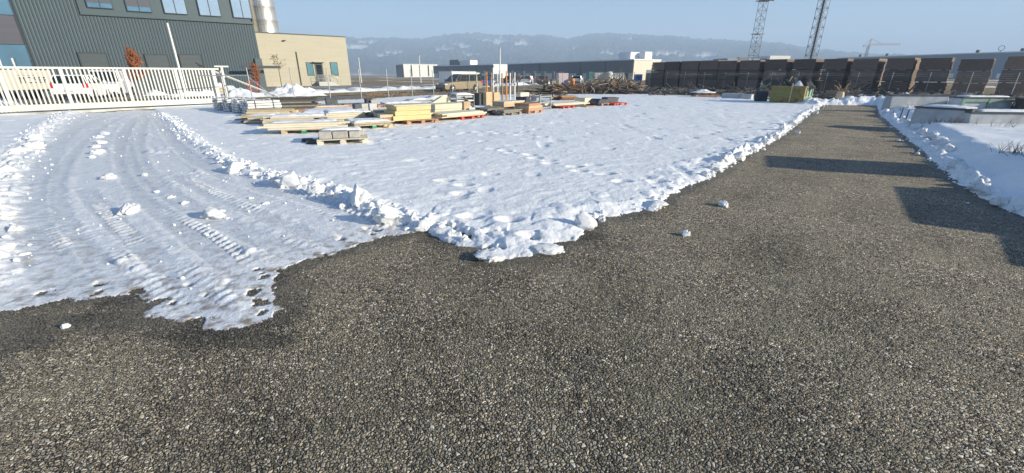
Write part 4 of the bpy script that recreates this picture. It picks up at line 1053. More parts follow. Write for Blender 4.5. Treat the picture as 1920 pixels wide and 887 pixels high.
for i, (u0, u1, vt, nt_) in enumerate(STK):
    rr = random.Random(50+i)
    uc = (u0+u1)/2; shift = .16*(uc-960)/FPX*2.0
    p0, k0 = at_line(u0, S0, QT, 3.2 if nt_ > 1 else 1.8); p1, k1 = at_line(u1, S0, QT, 3.2 if nt_ > 1 else 1.8)
    w = (k1-k0)*.965; Ht = zof(vt, p0.lerp(p1, .5)); hh = Ht/nt_
    for k in range(nt_):
        tn = ['bottom', 'middle', 'top'][k] if nt_ > 1 else 'single'
        dep = 3.0 if u1 < 1725 else 1.25
        wx_ = rr.uniform(-.05, .05)
        lb = ('lone low bundle at the left end of the dark stack row' if nt_ == 1 else f'{tn} bundle of dark boards in the {ordn[i]} stack from the left behind the fence')
        t = thing('board_bundle', lb, 'timber bundle', (p0.x+QT.x*wx_, p0.y+QT.y*wx_, k*hh), AZ_Q+rr.uniform(-.012, .012), 'dark timber bundles stacked behind the fence')
        stack_tier(w, dep, hh, rr).build('boards', 'stack_wood', t)
        b = MB()
        for x in (w*.18, w*.8): b.box(x-.06, x+.06, .03, dep-.03, .0, .040)
        b.build('bearers', 'wood_dark', t)
# ------------------------------------------------------------------ rubble strip in front of the far fence
mk('rubble', (.055, .045, .038), .95, var=.4, scale=5, bump=.9, bscale=9, col2=(.78, .81, .86), amt=(.60, .66), s2=1.6)
n1_, n2_ = 330, 60
sx = np.linspace(0, 1, n1_); fx = np.interp(sx, np.linspace(0, 1, len(FRONT)), [p.x for p in FRONT]); fy = np.interp(sx, np.linspace(0, 1, len(FRONT)), [p.y for p in FRONT])
bp_ = [at_line(u, qp(0, .8), QT, .5)[0] for u, v in fr_px]; bx_ = np.interp(sx, np.linspace(0, 1, len(bp_)), [p.x for p in bp_]); by_ = np.interp(sx, np.linspace(0, 1, len(bp_)), [p.y for p in bp_])
tt = np.linspace(0, 1, n2_)[:, None]; RX = fx*(1-tt)+bx_*tt; RY = fy*(1-tt)+by_*tt
RZ = np.clip(np.minimum(tt*7, (1-tt)*5), 0, 1)*(.16+.34*np.maximum(0, fbm(RX*1.1, RY*1.1, 201, 4)+.25)+.18*fbm(RX*4, RY*4, 203, 3))*(1-.55*tt)
F, _ = grid_faces(n2_, n1_)
tag(np_mesh('rubble_strip', np.stack([RX, RY, RZ-.02+0*tt], -1).reshape(-1, 3), F, 'rubble', {}), 'dark earth and rubble strip with snow remnants along the far fence', None, kind='structure')

# brush pile
def sticks(n, ua, ub, va, vb, hmax, rr, lmin=.5, lmax=1.8, r=.03):
    b = MB()
    for _ in range(n):
        u = rr.uniform(ua, ub); c = at(u, rr.uniform(va, vb)); s = (u-ua)/(ub-ua); env = hmax*(math.sin(math.pi*min(1, max(0, s)))**.5*.8+.2)
        c.z = env*rr.random()**1.2
        d = Vector((rr.gauss(0, 1), rr.gauss(0, 1), rr.gauss(0, .42))).normalized()*rr.uniform(lmin, lmax)*.5
        m_ = Vector((rr.gauss(0, .1), rr.gauss(0, .1), rr.gauss(0, .08))); q = r*rr.uniform(.5, 1.7)
        a, e = c-d, c+d; a.z = max(.02, a.z); e.z = max(.02, e.z)
        b.tube(a, c+m_, q, 5, q*.85); b.tube(c+m_, e, q*.85, 5, q*.5)
    return b
rr = random.Random(5)
bp2 = thing('brush_pile', 'long tangled pile of branches and logs in front of the far fence corner', 'brush pile', (0, 0, 0))
for k, (mm, n) in enumerate([('wood_brown', 170), ('wood_grey', 190), ('pine', 70), ('bark', 190)]):
    o = sticks(n, 1085, 1210, 171, 176.5, 1.15, rr, r=.038).build('branches', mm, bp2); o['kind'] = 'stuff'
o = sticks(180, 1035, 1095, 172, 176.5, .8, rr, r=.02, lmin=.4, lmax=1.2).build('dry_twigs', 'leaf_rust', bp2); o['kind'] = 'stuff'
o = sticks(240, 1090, 1200, 170, 174, 1.9, rr, r=.010, lmin=.8, lmax=2.0).build('thin_twigs', 'wood_grey', bp2); o['kind'] = 'stuff'
X_, Y_ = None, None
snow_mound('earth_heap', 'brown earth heap under the branch pile', at(1150, 174), 4.8, 2.2, .75, .2, 41, 'rubble')['category'] = 'earth heap'
o = sticks(130, 1215, 1420, 168, 180, .45, rr, r=.07, lmin=.8, lmax=2.2).build('old_logs', 'wood_dark'); tag(o, 'scattered dark rotten logs on the rubble strip', None, kind='stuff')
o = sticks(90, 1535, 1700, 174, 183, .4, rr, r=.06, lmin=.8, lmax=2.2).build('old_logs', 'wood_dark'); tag(o, 'dark logs and sleepers scattered right of the rusty skip', None, kind='stuff')
o = sticks(110, 688, 765, 179, 183.5, .18, rr, r=.018, lmin=.3, lmax=.9).build('dry_brush', 'wood_brown'); tag(o, 'rust brown brush along the foot of the street fence', None, kind='stuff')
o = sticks(160, 760, 1000, 173, 180, .16, rr, r=.02, lmin=.3, lmax=.9).build('dry_brush', 'leaf_dry'); tag(o, 'dry grass and twigs along the street fence near the minivan', None, kind='stuff')

# ------------------------------------------------------------------ pallets and loads
def base(u, v, dz=0.0):
    p = at(u, v, .06); p.z = ground_z(p)*.6+dz; return p
def pallet(u, v, phi, label, m='pine', L=1.2, D=.8, mid=None, p=None):
    p = p or base(u, v); t = thing('pallet', label, 'pallet', p, R(phi), 'wooden pallets under the timber')
    b = MB()
    nb = 5
    for k in range(nb): w = D/(nb+.9); y0 = k*(D-w)/(nb-1); b.box(0, L, y0, y0+w, .122, .144)
    for x in (0, L/2-.05, L-.1): b.box(x, x+.1, .001, D-.001, .1, .1215)
    b.build('deck', m, t)
    for y in (0, D/2-.05, D-.1):
        for i, x in enumerate((0, L/2-.072, L-.145)): MB().box(x, x+.145, y, y+.1, .022, .0995).build('block', (mid if (mid and i == 1) else m), t)
    b = MB()
    for y in (0, D/2-.05, D-.1): b.box(0, L, y, y+.1, 0, .0215)
    b.build('bottom_boards', m, t)
    return t, p
def boards(p, phi, z0, x0, L, D, layers, label, group, rr, name='board', cat='board', gap=.012, jit=.06, y0=0.0):
    jit = jit*1.35 if jit > .03 else jit
    """layers: (count across, thickness, material)"""
    rz = R(phi); c, s = math.cos(rz), math.sin(rz); z = z0
    for (n, th, m) in layers:
        w = (D-gap*(n-1))/n
        for k in range(n):
            dx = rr.uniform(-jit, jit); l = L*rr.uniform(.84, 1.0)
            bx = MB().box(0, l, 0, w, 0, th-.004)
            xx = x0+dx; yy = y0+k*(w+gap)+rr.uniform(-.004, .004)
            o = bx.build(name, m, None, bevel=.004); o.location = (p.x+c*xx-s*yy, p.y+s*xx+c*yy, p.z+z); o.rotation_euler.z = rz+rr.uniform(-.012, .012)*(jit > .02)
            tag(o, label, cat, group)
        z += th
    return z
def loc_(p, phi, x, y, z): c, s = math.cos(R(phi)), math.sin(R(phi)); return Vector((p.x+c*x-s*y, p.y+s*x+c*y, p.z+z))
def cap(p, phi, z, x, y, L, D, h_, label, seed): return snow_slab('snow_blanket', label, loc_(p, phi, x+L/2, y+D/2, z), L/2*1.02, D/2*1.02, h_*.75, R(phi), seed)
rr = random.Random(21)

# 1 nearest: stone blocks on a fresh pallet
t, p = pallet(595, 272, 20, 'nearest pallet, fresh pine, carrying pale stone blocks', 'pine_pale', L=1.2, D=.9)
for k, (x, w, h_, lb) in enumerate([(.05, .30, .18, 'left pale stone block at the front of the nearest pallet'), (.37, .36, .17, 'middle and widest stone block at the front of the nearest pallet'), (.76, .26, .16, 'right stone block at the front of the nearest pallet')]):
    o = MB().box(0, w, 0, .34, 0, h_).build('stone_block', 'pale_block', None, bevel=.012, loc=loc_(p, 20, x, .1, .145), rz=R(20+rr.uniform(-3, 3))); tag(o, lb, 'stone block', 'stone blocks on the nearest pallet')
for k, x in enumerate((.05, .45, .80)):
    o = MB().box(0, .32, 0, .32, 0, .16).build('stone_block', 'pale_block', None, bevel=.012, loc=loc_(p, 20, x, .50, .145), rz=R(20+rr.uniform(-4, 4))); tag(o, 'stone block in the rear row of the nearest pallet, snow on top', 'stone block', 'stone blocks on the nearest pallet')
cap(p, 20, .305, .1, .46, .95, .38, .06, 'snow on the rear stone blocks of the nearest pallet', 51)
boards(p, 20, 0, -.32, .28, .5, [(2, .10, 'wood_dark')], 'short dark plank stub left of the nearest pallet', 'plank stubs beside the nearest pallet', rr, y0=.35)
# 2 long pale boards, green middle block
t, p = pallet(528, 252, 17, 'pallet with a green middle block under the long whitish boards', 'pine', mid='green_paint')
z = boards(p, 17, .145, -.45, 2.15, .95, [(4, .06, 'pine_pale'), (4, .06, 'cream_wood'), (4, .06, 'pine_pale')], 'long whitish board on the pallet with green block, left of the stone blocks', 'long whitish boards', rr, jit=.14, gap=.02)
cap(p, 17, z-.01, -.3, .3, 1.8, .65, .05, 'thin snow on the long whitish boards', 53)
# 4 bundle behind with thick snow
p = base(505, 237); g = 'tan boards under thick snow left of the yard stacks'
z = boards(p, 17, .05, -.1, 1.75, 1.0, [(4, .07, 'pine'), (4, .07, 'pine_pale'), (4, .07, 'pine'), (4, .06, 'pine_pale')], 'tan board in the snow topped pile behind the long whitish boards', g, rr, jit=.16)
boards(p, 17, 0, .0, 1.5, .9, [(3, .05, 'wood_dark')], 'dark bearer under the snow topped tan pile', 'bearers under the tan pile', rr, jit=.02)
cap(p, 17, z-.02, 0, .1, 1.7, 1.0, .11, 'thick snow on the tan boards, left front of the yard stacks', 55)
# 5 loose ends at far left
p = base(452, 233)
boards(p, 12, 0, 0, 1.1, 1.2, [(3, .06, 'wood_dark'), (3, .06, 'pine'), (4, .05, 'wood_grey'), (3, .06, 'pine_pale'), (3, .05, 'pine')], 'short mixed board in the loose pile at the left edge of the stacks', 'loose short boards at the left edge', rr, jit=.22)
cap(p, 12, .27, .1, .3, .9, .8, .06, 'snow on the loose short boards at the left edge', 57)
# 6 fresh yellow boards
p = base(463, 218)
z = boards(p, 14, .04, 0, 1.85, .9, [(4, .08, 'pine'), (4, .08, 'yellow_panel'), (4, .08, 'pine')], 'fresh yellow board in the left stack before the silver bundles', 'fresh yellow boards at left', rr, jit=.08)
boards(p, 14, 0, .2, 1.4, .8, [(2, .04, 'wood_dark')], 'thin bearer under the fresh yellow boards', 'bearers under the yellow boards', rr, jit=.02)
cap(base(490, 226), 15, .0, 0, 0, 1.9, .9, .14, 'snow drift between the yellow boards and the tan pile', 59)
# 7 silver bundles
for k in range(4):
    a = at(402+k*17.5, 206+k*2.6, .05); a.z = ground_z(a)*.6
    t = thing('beam_bundle', ['silver strapped beam bundle next to the gate end', 'silver beam bundle second from the gate end', 'silver beam bundle third from the gate end', 'silver beam bundle nearest the yellow boards'][k], 'beam bundle', a, R(51), 'silver beam bundles beside the gate')
    for j in range(5):
        b = MB()
        for q in range(4): b.box(rr.uniform(-.03, .03), 1.4+rr.uniform(-.1, .1), -q*.19-.18, -q*.19, .06+j*.105, .06+j*.105+.088)
        b.build('beam_layer', 'alu', t, bevel=.006)
    b = MB()
    for x in (.3, 1.0): b.box(x, x+.09, -.80, .02, 0, .058)
    b.build('bearers', 'wood_dark', t)
    b = MB()
    for x in (.3, 1.05): b.box(x, x+.03, -.775, .012, .055, .59)
    b.build('strap', 'black_plastic', t)
# 8 dark panels
p = base(516, 205)
z = boards(p, 18, .04, 0, 2.0, 1.2, [(2, .085, 'wood_dark'), (2, .08, 'wood_grey'), (2, .09, 'wood_dark'), (2, .07, 'wood_grey'), (2, .09, 'wood_dark'), (2, .07, 'wood_dark')], 'dark formwork panel in the black stack right of the silver bundles', 'dark formwork panels', rr, jit=.2)
# 9 rusty brown low
p = base(533, 210); boards(p, 20, 0, 0, 1.0, .8, [(2, .05, 'wood_dark'), (3, .07, 'wood_red')], 'rust brown low board right of the fresh yellow boards', 'rust brown low boards', rr)
# 10 jumble of tan and dark
p = base(570, 227)
z = boards(p, 24, 0, 0, 1.05, 1.1, [(3, .07, 'wood_dark'), (3, .06, 'pine'), (3, .06, 'wood_brown'), (3, .06, 'pine'), (3, .06, 'pine_pale')], 'tan brown board in the jumbled middle pile', 'jumbled tan brown boards', rr, jit=.22)
cap(p, 24, z-.02, 0, .2, 1.1, .9, .09, 'snow on the jumbled tan brown boards', 63)
p = base(594, 235); boards(p, 24, 0, 0, .7, .6, [(2, .08, 'wood_dark'), (2, .06, 'wood_grey')], 'dark offcut lying between the tan pile and the stone blocks', 'dark offcuts', rr, jit=.1)
# 11 tan boards on pallet
t, p = pallet(619, 231, 32, 'pallet under cream boards in the middle of the yard stacks', 'wood_brown')
z = boards(p, 32, .145, -.05, 1.5, 1.0, [(3, .07, 'pine_pale'), (3, .07, 'cream_wood'), (3, .07, 'pine_pale')], 'cream board on the pallet behind the green block pallet', 'cream boards in the middle', rr, jit=.08)
cap(p, 32, z-.01, 0, .2, 1.5, .9, .10, 'snow on the cream boards in the middle of the stacks', 65)
# 3 snow topped pallet with green block
t, p = pallet(667, 243.5, 35, 'second green blocked pallet, grey boards and a flat snow cover', 'pine', mid='green_paint', D=1.1)
z = boards(p, 35, .145, -.05, 1.3, 1.2, [(4, .04, 'wood_grey'), (4, .04, 'pine')], 'grey tan board on the snow covered pallet with green block', 'boards on the second green blocked pallet', rr, jit=.05)
cap(p, 35, z-.01, .0, .12, 1.2, 1.1, .10, 'flat snow cover on the second green blocked pallet', 67)
# 12 grey blocks
p = base(667, 214)
for k, (x, y, w, lb) in enumerate([(0, 0, .28, 'dark grey concrete cube left of the tan one on the middle stack'), (.3, .02, .3, 'tan concrete cube in the middle of the yard stacks'), (.66, .05, .36, 'grey concrete cube right of the tan one')]):
    o = MB().box(0, w, 0, .4, 0, .32).build('concrete_cube', ['concrete_dark', 'pale_block', 'concrete'][k], None, bevel=.015, loc=loc_(p, 35, x, y, .12), rz=R(35+k*5)); tag(o, lb, 'concrete block', 'concrete cubes in the middle')
boards(p, 35, 0, -.2, 1.5, .7, [(2, .06, 'wood_grey'), (2, .06, 'wood_grey')], 'grey plank under the concrete cubes', 'planks under the concrete cubes', rr, jit=.08)
# 13 dark beams with cream tops
p = base(692, 230)
z = boards(p, 36, 0, 0, 1.35, 1.1, [(2, .10, 'wood_dark'), (2, .09, 'wood_grey'), (2, .09, 'wood_dark')], 'dark beam in the black stack left of the yellow panels', 'dark beams beside the yellow panels', rr, jit=.2)
boards(p, 36, z, .45, .85, .7, [(3, .06, 'cream_wood'), (3, .06, 'pine')], 'short cream board on top of the dark beams', 'short cream boards', rr, jit=.14, y0=.2)
# 14 yellow panels
t, p = pallet(764, 233, 36, 'orange brown pallet with a red foot under the yellow panels', 'wood_red')
for k in range(3):
    o = MB().box(0, [1.42, 1.34, 1.28][k], 0, 1.0, 0, .155).build('yellow_panel', 'yellow_panel', None, bevel=.006, loc=loc_(p, 36, [-.44, -.36, -.30][k], .12, .15+.16*k), rz=R(36+[0, 1.5, -1][k])); tag(o, ['bottom yellow formwork panel on the red footed pallet', 'middle yellow formwork panel on the red footed pallet', 'top yellow formwork panel, orange tinted, on the red footed pallet'][k], 'panel', 'yellow formwork panels')
o = MB().box(0, 1.36, 0, 1.0, 0, .03).build('cover_sheet', 'cream_wood', None, bevel=.004, loc=loc_(p, 36, -.36, .14, .632), rz=R(34)); tag(o, 'thin cream sheet lying on the yellow formwork panels', 'sheet')
boards(p, 36, .15, -.85, .5, .9, [(3, .12, 'wood_brown'), (3, .10, 'pine')], 'short tan board sticking out left of the yellow panels', 'short boards left of the yellow panels', rr, jit=.1, y0=.2)
# 15 cream stack and peaked piece
p = base(816, 219)
for k in range(2):
    o = MB().box(0, 1.35, 0, .9, 0, .20).build('cream_beam_pack', 'cream_wood', None, bevel=.008, loc=loc_(p, 42, .02*k, 0, .1+.205*k), rz=R(42)); tag(o, ['lower cream timber block right of the yellow panels', 'upper cream timber block right of the yellow panels'][k], 'timber block', 'cream timber blocks')
boards(p, 42, 0, .1, 1.2, .8, [(2, .1, 'wood_dark')], 'dark bearer under the cream timber blocks', 'bearers under the cream blocks', rr, jit=.02)
p = base(783, 213, .02)
pk = MB().prism([(0, .02), (1.62, .02), (1.62, .66), (1.20, .70), (.75, .46), (.3, .34), (0, .2)], 0, .28).build('peaked_timber_block', 'cream_wood', None, bevel=.015, loc=p, rz=R(30)); tag(pk, 'big cream timber piece with a peaked top behind the yellow panels', 'timber block')
# 16 boards on the red pallet
t, p = pallet(866, 224.5, 48, 'red painted pallet under the pink white boards', 'red_paint')
z = boards(p, 48, .145, -.75, 2.3, 1.0, [(3, .05, 'pine'), (3, .05, 'pine_pale'), (3, .05, 'cream_wood')], 'pale pink board on the red painted pallet', 'boards on the red painted pallet', rr, jit=.2)
p2 = base(838, 222.5); boards(p2, 44, 0, 0, .9, .9, [(2, .1, 'wood_dark'), (2, .07, 'wood_grey')], 'dark plank left of the red painted pallet', 'dark planks left of the red pallet', rr, jit=.1)
p3 = base(880, 211); z = boards(p3, 44, 0, 0, 1.5, .9, [(2, .12, 'concrete'), (2, .10, 'alu')], 'pale grey slab behind the red painted pallet', 'pale grey slabs', rr, jit=.04)
cap(p3, 44, z-.01, 0, 0, 1.5, .9, .08, 'snow on the pale grey slabs behind the red pallet', 69)
# 17 steel trestle / frame
p = base(857, 211); t = thing('steel_rack', 'grey steel rack with a slanting arm and snow, right of the peaked timber', 'rack', p, R(40))
for x in (0, .95):
    for y in (0, .7): MB().tube((x, y, 0), (x, y, .78), .03, 6).build('post', 'galv', t)
b = MB()
for z in (.26, .52, .78):
    b.tube((0, 0, z), (.95, 0, z), .025, 6); b.tube((0, .7, z), (.95, .7, z), .025, 6); b.tube((0, 0, z), (0, .7, z), .025, 6); b.tube((.95, 0, z), (.95, .7, z), .025, 6)
b.build('rails', 'galv', t)
b = MB(); b.tube((.35, -.05, .7), (1.0, -.25, .03), .05, 6); b.build('arm', 'dark_steel', t)
for k in range(3): b = MB(); b.box(.02, .93, .03, .67, .28+.18*k, .38+.18*k); b.build('shelf_load', ['pale_block', 'concrete', 'concrete'][k], t, bevel=.02)
MB().box(.25, .6, -.22, -.03, .02, .5).build('tan_panel', 'carton', t)
snow_slab('snow_blanket', 'snow lying on the grey steel rack', loc_(p, 40, .47, .35, .81), .40, .30, .05, R(40), 71)
# 18 dark bins, 19 cartons
def crate(u, v, w, d_, h_, phi, m, label, cat, name, group=None, ribs_=3, m2=None):
    p = base(u, v); t = thing(name, label, cat, p, R(phi), group)
    MB().box(0, w, 0, d_, .08, h_).build('box', m, t, bevel=.012)
    b = MB()
    for k in range(ribs_): z = .12+(h_-.16)*k/max(1, ribs_-1)*.92; b.box(-.012, w+.012, -.012, d_+.012, z, z+.03)
    b.build('bands', m2 or m, t)
    b = MB(); b.box(.02, .14, .02, d_-.02, 0, .079); b.box(w-.14, w-.02, .02, d_-.02, 0, .079); b.build('feet', m, t)
    return t, p, h_
crate(888, 199, .42, .6, .64, 46, 'dark_steel', 'dark crate left of its twin beside the tan packs', 'crate', 'dark_crate', 'dark crates by the props')
crate(899, 199.5, .44, .6, .70, 46, 'dark_steel', 'dark crate touching the tan packs', 'crate', 'dark_crate', 'dark crates by the props')
crate(912, 199.5, .46, .6, .76, 46, 'carton', 'tan pack of boards right of the dark crates', 'board pack', 'board_pack', 'tan board packs', 7)
crate(926.5, 198.5, .46, .6, .72, 46, 'carton', 'tan pack of boards beside the brown prop, the right one', 'board pack', 'board_pack', 'tan board packs', 7)
p = base(884, 198); o = MB().lathe([(.12, 0), (.16, .02), (.18, .30), (.16, .32)], 16).build('bucket', 'lamp_clear', None, loc=p); tag(o, 'white bucket in front of the dark crates', 'bucket')
p = base(884, 195); o = MB().box(-.2, .2, -.15, .15, .2, .62).build('blue_canister', 'blue_paint', None, bevel=.05, loc=p, rz=.6); tag(o, 'blue plastic canister left of the dark crates', 'canister')
# 20 boards on dark pallet
t, p = pallet(944, 218, 50, 'dark weathered pallet under the grey slats, left of the plank pallet', 'wood_grey')
z = boards(p, 50, .145, 0, 1.25, .9, [(5, .05, 'wood_grey'), (5, .05, 'wood_grey')], 'grey slat on the dark weathered pallet', 'grey slats', rr, jit=.04)
p = base(946, 210, .1); z = boards(p, 48, .12, 0, 1.55, .8, [(3, .10, 'carton'), (3, .10, 'carton'), (3, .06, 'pine_pale')], 'tan square timber in the pack under the white props', 'tan square timbers', rr, jit=.05)
boards(p, 48, 0, .1, 1.4, .8, [(2, .12, 'wood_dark')], 'dark bearer under the tan square timbers', 'bearers under the tan timbers', rr, jit=.02)
p = base(915, 217); boards(p, 46, 0, 0, 1.1, 1.0, [(2, .12, 'wood_dark'), (2, .10, 'black_plastic'), (2, .08, 'wood_grey')], 'black plank in the dark pile left of the weathered pallet', 'black planks', rr, jit=.22)
# 21 plank pallet
t, p = pallet(991, 213.5, 52, 'reddish pallet under the brown plank pack', 'wood_red', L=1.1)
boards(p, 52, .145, .02, 1.08, .8, [(3, .10, 'wood_red'), (3, .10, 'pine'), (3, .10, 'wood_red')], 'reddish brown plank in the pack at the right front', 'reddish brown planks', rr, jit=.01)
# 22 dark crate, stillage
crate(986, 200, .95, .7, .50, 50, 'navy_paint', 'dark wide crate with white slots behind the plank pack', 'crate', 'slotted_crate', None, 2)
p = base(986, 200)
for k in range(4): pass
p = base(1012, 207); t = thing('stillage_rack', 'empty grey steel stillage rack right of the plank pack', 'rack', p, R(50))
for x in (0, .9):
    for y in (0, .6): MB().box(x, x+.06, y, y+.06, 0, .72).build('post', 'galv', t)
b = MB()
for z in (.1, .36, .62): b.box(.06, .9, .0, .05, z, z+.05); b.box(.06, .9, .61, .66, z, z+.05); b.box(0, .05, .06, .6, z, z+.05); b.box(.91, .96, .06, .6, z, z+.05)
b.build('rails', 'galv', t)
# 23 long boards to the right
t, p = pallet(1056, 204.5, 55, 'red pallet under the long pale boards at the right end', 'red_paint')
p = base(1034, 204.5); z = boards(p, 40, .16, 0, 2.7, .9, [(3, .06, 'pine_pale'), (3, .05, 'pine_pale')], 'long pale board at the right end of the yard stacks', 'long pale boards at right', rr, jit=.18)
boards(p, 40, 0, .3, 2.2, .8, [(2, .16, 'wood_dark')], 'dark bearer beam under the long pale boards', 'bearers under the long pale boards', rr, jit=.05)
crate(1096, 198, .72, .7, .42, 45, 'cream_wood', 'cream box with a grey side on the right end of the stacks', 'box', 'timber_box', None, 2)
boards(base(1100, 201), 48, 0, 0, 1.0, .8, [(2, .07, 'wood_brown')], 'brown plank under the cream box at right', 'planks under the cream box', rr)
for k, (u, v) in enumerate([(1128, 198.5), (1152, 198)]):
    pallet(u, v, 40, ['low red pallet right of the cream box', 'rightmost low red pallet of the yard'][k], 'red_paint' if k else 'wood_red')
p = base(1122, 198.5); o = MB().prism([(0, 0), (.9, 0), (.9, .32), (.2, .36), (0, .25)], 0, .7).build('dark_trough', 'navy_paint', None, bevel=.02, loc=loc_(p, 40, 0, 0, .03), rz=R(40)); tag(o, 'dark trough between the cream box and the red pallets', 'trough')
p = base(1136, 196); o = MB().prism([(0, .15), (.9, .12), (1.0, .40), (.1, .42)], 0, .5).build('dark_tray', 'dark_steel', None, bevel=.02, loc=p, rz=R(30)); tag(o, 'dark tray lying above the right red pallets', 'tray')
# 24 scrap heap dark, brown planks
p = at(1030, 182, .05); t = thing('scrap_heap', 'dark heap of old planks and black foil behind the yard stacks', 'scrap heap', p)
for k in range(34):
    b = MB(); l = rr.uniform(.9, 2.2); b.box(-l/2, l/2, -.09, .09, -.02, .02)
    hk = rr.random()
    o = b.build('plank', rr.choice(['wood_dark', 'wood_dark', 'black_plastic', 'wood_grey', 'wood_brown']), t); o.location = (rr.gauss(0, .75), rr.gauss(0, .5), .08+.75*hk); o.rotation_euler = (rr.gauss(0, .2), rr.gauss(0, .22), rr.gauss(.5, .5))
for k in range(3):
    b = MB(); b.box(-.07, .07, -.07, .07, 0, 1.15); o = b.build('upright_stub', ['wood_dark', 'bark', 'verge'][k], t); o.location = (-.35+.45*k, .2, .1); o.rotation_euler = (.1, .08*(k-1), 0)
boards(at(1048, 188.5, .05), 20, 0, 0, 1.25, .7, [(2, .10, 'wood_dark'), (2, .10, 'leaf_rust'), (2, .10, 'wood_brown')], 'orange brown plank right of the dark scrap heap', 'orange brown planks', rr, jit=.2)
p = at(985, 189, .05); snow_mound('red_tarpaulin', 'crumpled red tarpaulin left of the dark scrap heap', p, .75, .5, .3, .3, 81, 'red_paint')['category'] = 'tarpaulin'
crate(976, 190, .75, .5, .55, 40, 'cream_wood', 'cream box standing behind the upright props', 'box', 'timber_box', None, 2)
# 26 back row
p = base(577, 203); boards(p, 30, 0, 0, 2.2, .8, [(3, .06, 'wood_red'), (3, .05, 'pine_pale')], 'pinkish board in the low back row left', 'pinkish boards in the back row', rr, jit=.1)
crate(613, 197.5, .6, .5, .40, 30, 'concrete_dark', 'dark grey box in the back row left of the pale crate pair', 'box', 'grey_box', None, 2)
p = base(640, 200.5); boards(p, 32, 0, 0, 1.7, .8, [(3, .06, 'wood_dark'), (3, .06, 'wood_red'), (3, .05, 'wood_grey')], 'reddish grey board in the back row left of the tall dark box', 'reddish boards in the back row', rr, jit=.12)
crate(688, 199.5, .32, .4, .42, 34, 'navy_paint', 'small tall dark box in the back row', 'box', 'dark_box', None, 2)
crate(697, 199.5, .36, .4, .36, 34, 'pale_block', 'small pale grey box beside the dark one in the back row', 'box', 'grey_box', None, 2)
for k, (u, v) in enumerate([(690, 202.5), (722, 198), (750, 197)]):
    t, pk_ = pallet(u, v, 34, ['reddish pallet under the small dark and grey boxes', 'snow covered pallet in the back row, left of its twin', 'snow covered pallet in the back row, under the grey sheets'][k], 'wood_red')
    if k: cap(pk_, 34, .14, 0, 0, 1.3, .9, .10, ['', 'snow on the left back row pallet', 'snow on the right back row pallet'][k], 83+k)
p = base(770, 191); z = boards(p, 36, 0, 0, 2.6, 1.0, [(2, .08, 'wood_grey'), (2, .06, 'concrete')], 'grey sheet in the back row behind the peaked timber', 'grey sheets in the back row', rr, jit=.12)
cap(p, 36, z, .2, .1, 2.2, .9, .10, 'snow on the grey sheets in the back row', 87)
p = base(812, 184.5); z = boards(p, 40, 0, 0, 2.8, 1.0, [(2, .08, 'wood_grey'), (2, .06, 'alu')], 'grey sheet near the fence in front of the minivan', 'grey sheets before the minivan', rr, jit=.12)
cap(p, 40, z, .2, .1, 2.4, .9, .10, 'snow on the grey sheets in front of the minivan', 89)
# 30 upright props
for u, vt, vb, m, lb in [(894, 135.5, 184, 'pine_pale', 'pale upright prop, leftmost of the row'), (913, 134.5, 184, 'orange_paint', 'orange upright prop behind the left tan pack'), (921.5, 136, 181, 'wood_red', 'reddish slim prop between orange and white ones'),
                         (925, 127, 185, 'white_metal', 'tall white prop topped above the others'), (933, 137, 184, 'white_metal', 'white prop left of the light pole'), (941.5, 137.5, 195, 'wood_brown', 'brown wooden prop right of the light pole'),
                         (949.5, 133.5, 193, 'orange_paint', 'orange prop right of the brown one'), (956.5, 136.5, 194, 'white_metal', 'white prop left of the bracing diagonal'), (965, 136, 194, 'white_metal', 'white prop at the right end with a diagonal brace'), (970, 131.5, 186, 'bark', 'mossy dark prop, rightmost of the row')]:
    p = at(u, vb, .05); p.z = .03; p.x = (u-960)/FPX*(cP*p.y+sP*.6); H_ = zof(vt, p)-.03
    t = thing('upright_prop', lb, 'prop', p, .4, 'upright props standing among the stacks')
    b = MB(); b.tube((0, 0, .02), (0, 0, H_*.62), .048, 8); b.build('outer_tube', m, t)
    b = MB(); b.tube((0, 0, H_*.62), (0, 0, H_), .038, 8); b.build('inner_tube', m, t)
    b = MB(); b.tube((0, 0, H_*.60), (0, 0, H_*.65), .065, 8); b.build('collar', 'galv', t)
    MB().box(-.09, .09, -.09, .09, 0, .02).build('foot_plate', 'galv', t)
pa_, pb2_ = at(956.5, 194, .05), at(965, 194, .05)
o = MB(); o.tube((pa_.x+.02, pa_.y+.1, 1.0), (pb2_.x, pb2_.y+.1, 1.55), .02, 6); o = o.build('brace_rod', 'white_metal'); tag(o, 'thin white diagonal rod between the two right white props', 'rod')
pa_, pb2_ = at(894, 184, .05), at(924, 185, .05)
o = MB(); o.tube((pa_.x, pa_.y, 1.58), (pb2_.x, pb2_.y, 1.58), .018, 6); o = o.build('cross_rod', 'dark_steel'); tag(o, 'thin dark rod across the tops of the left props', 'rod')
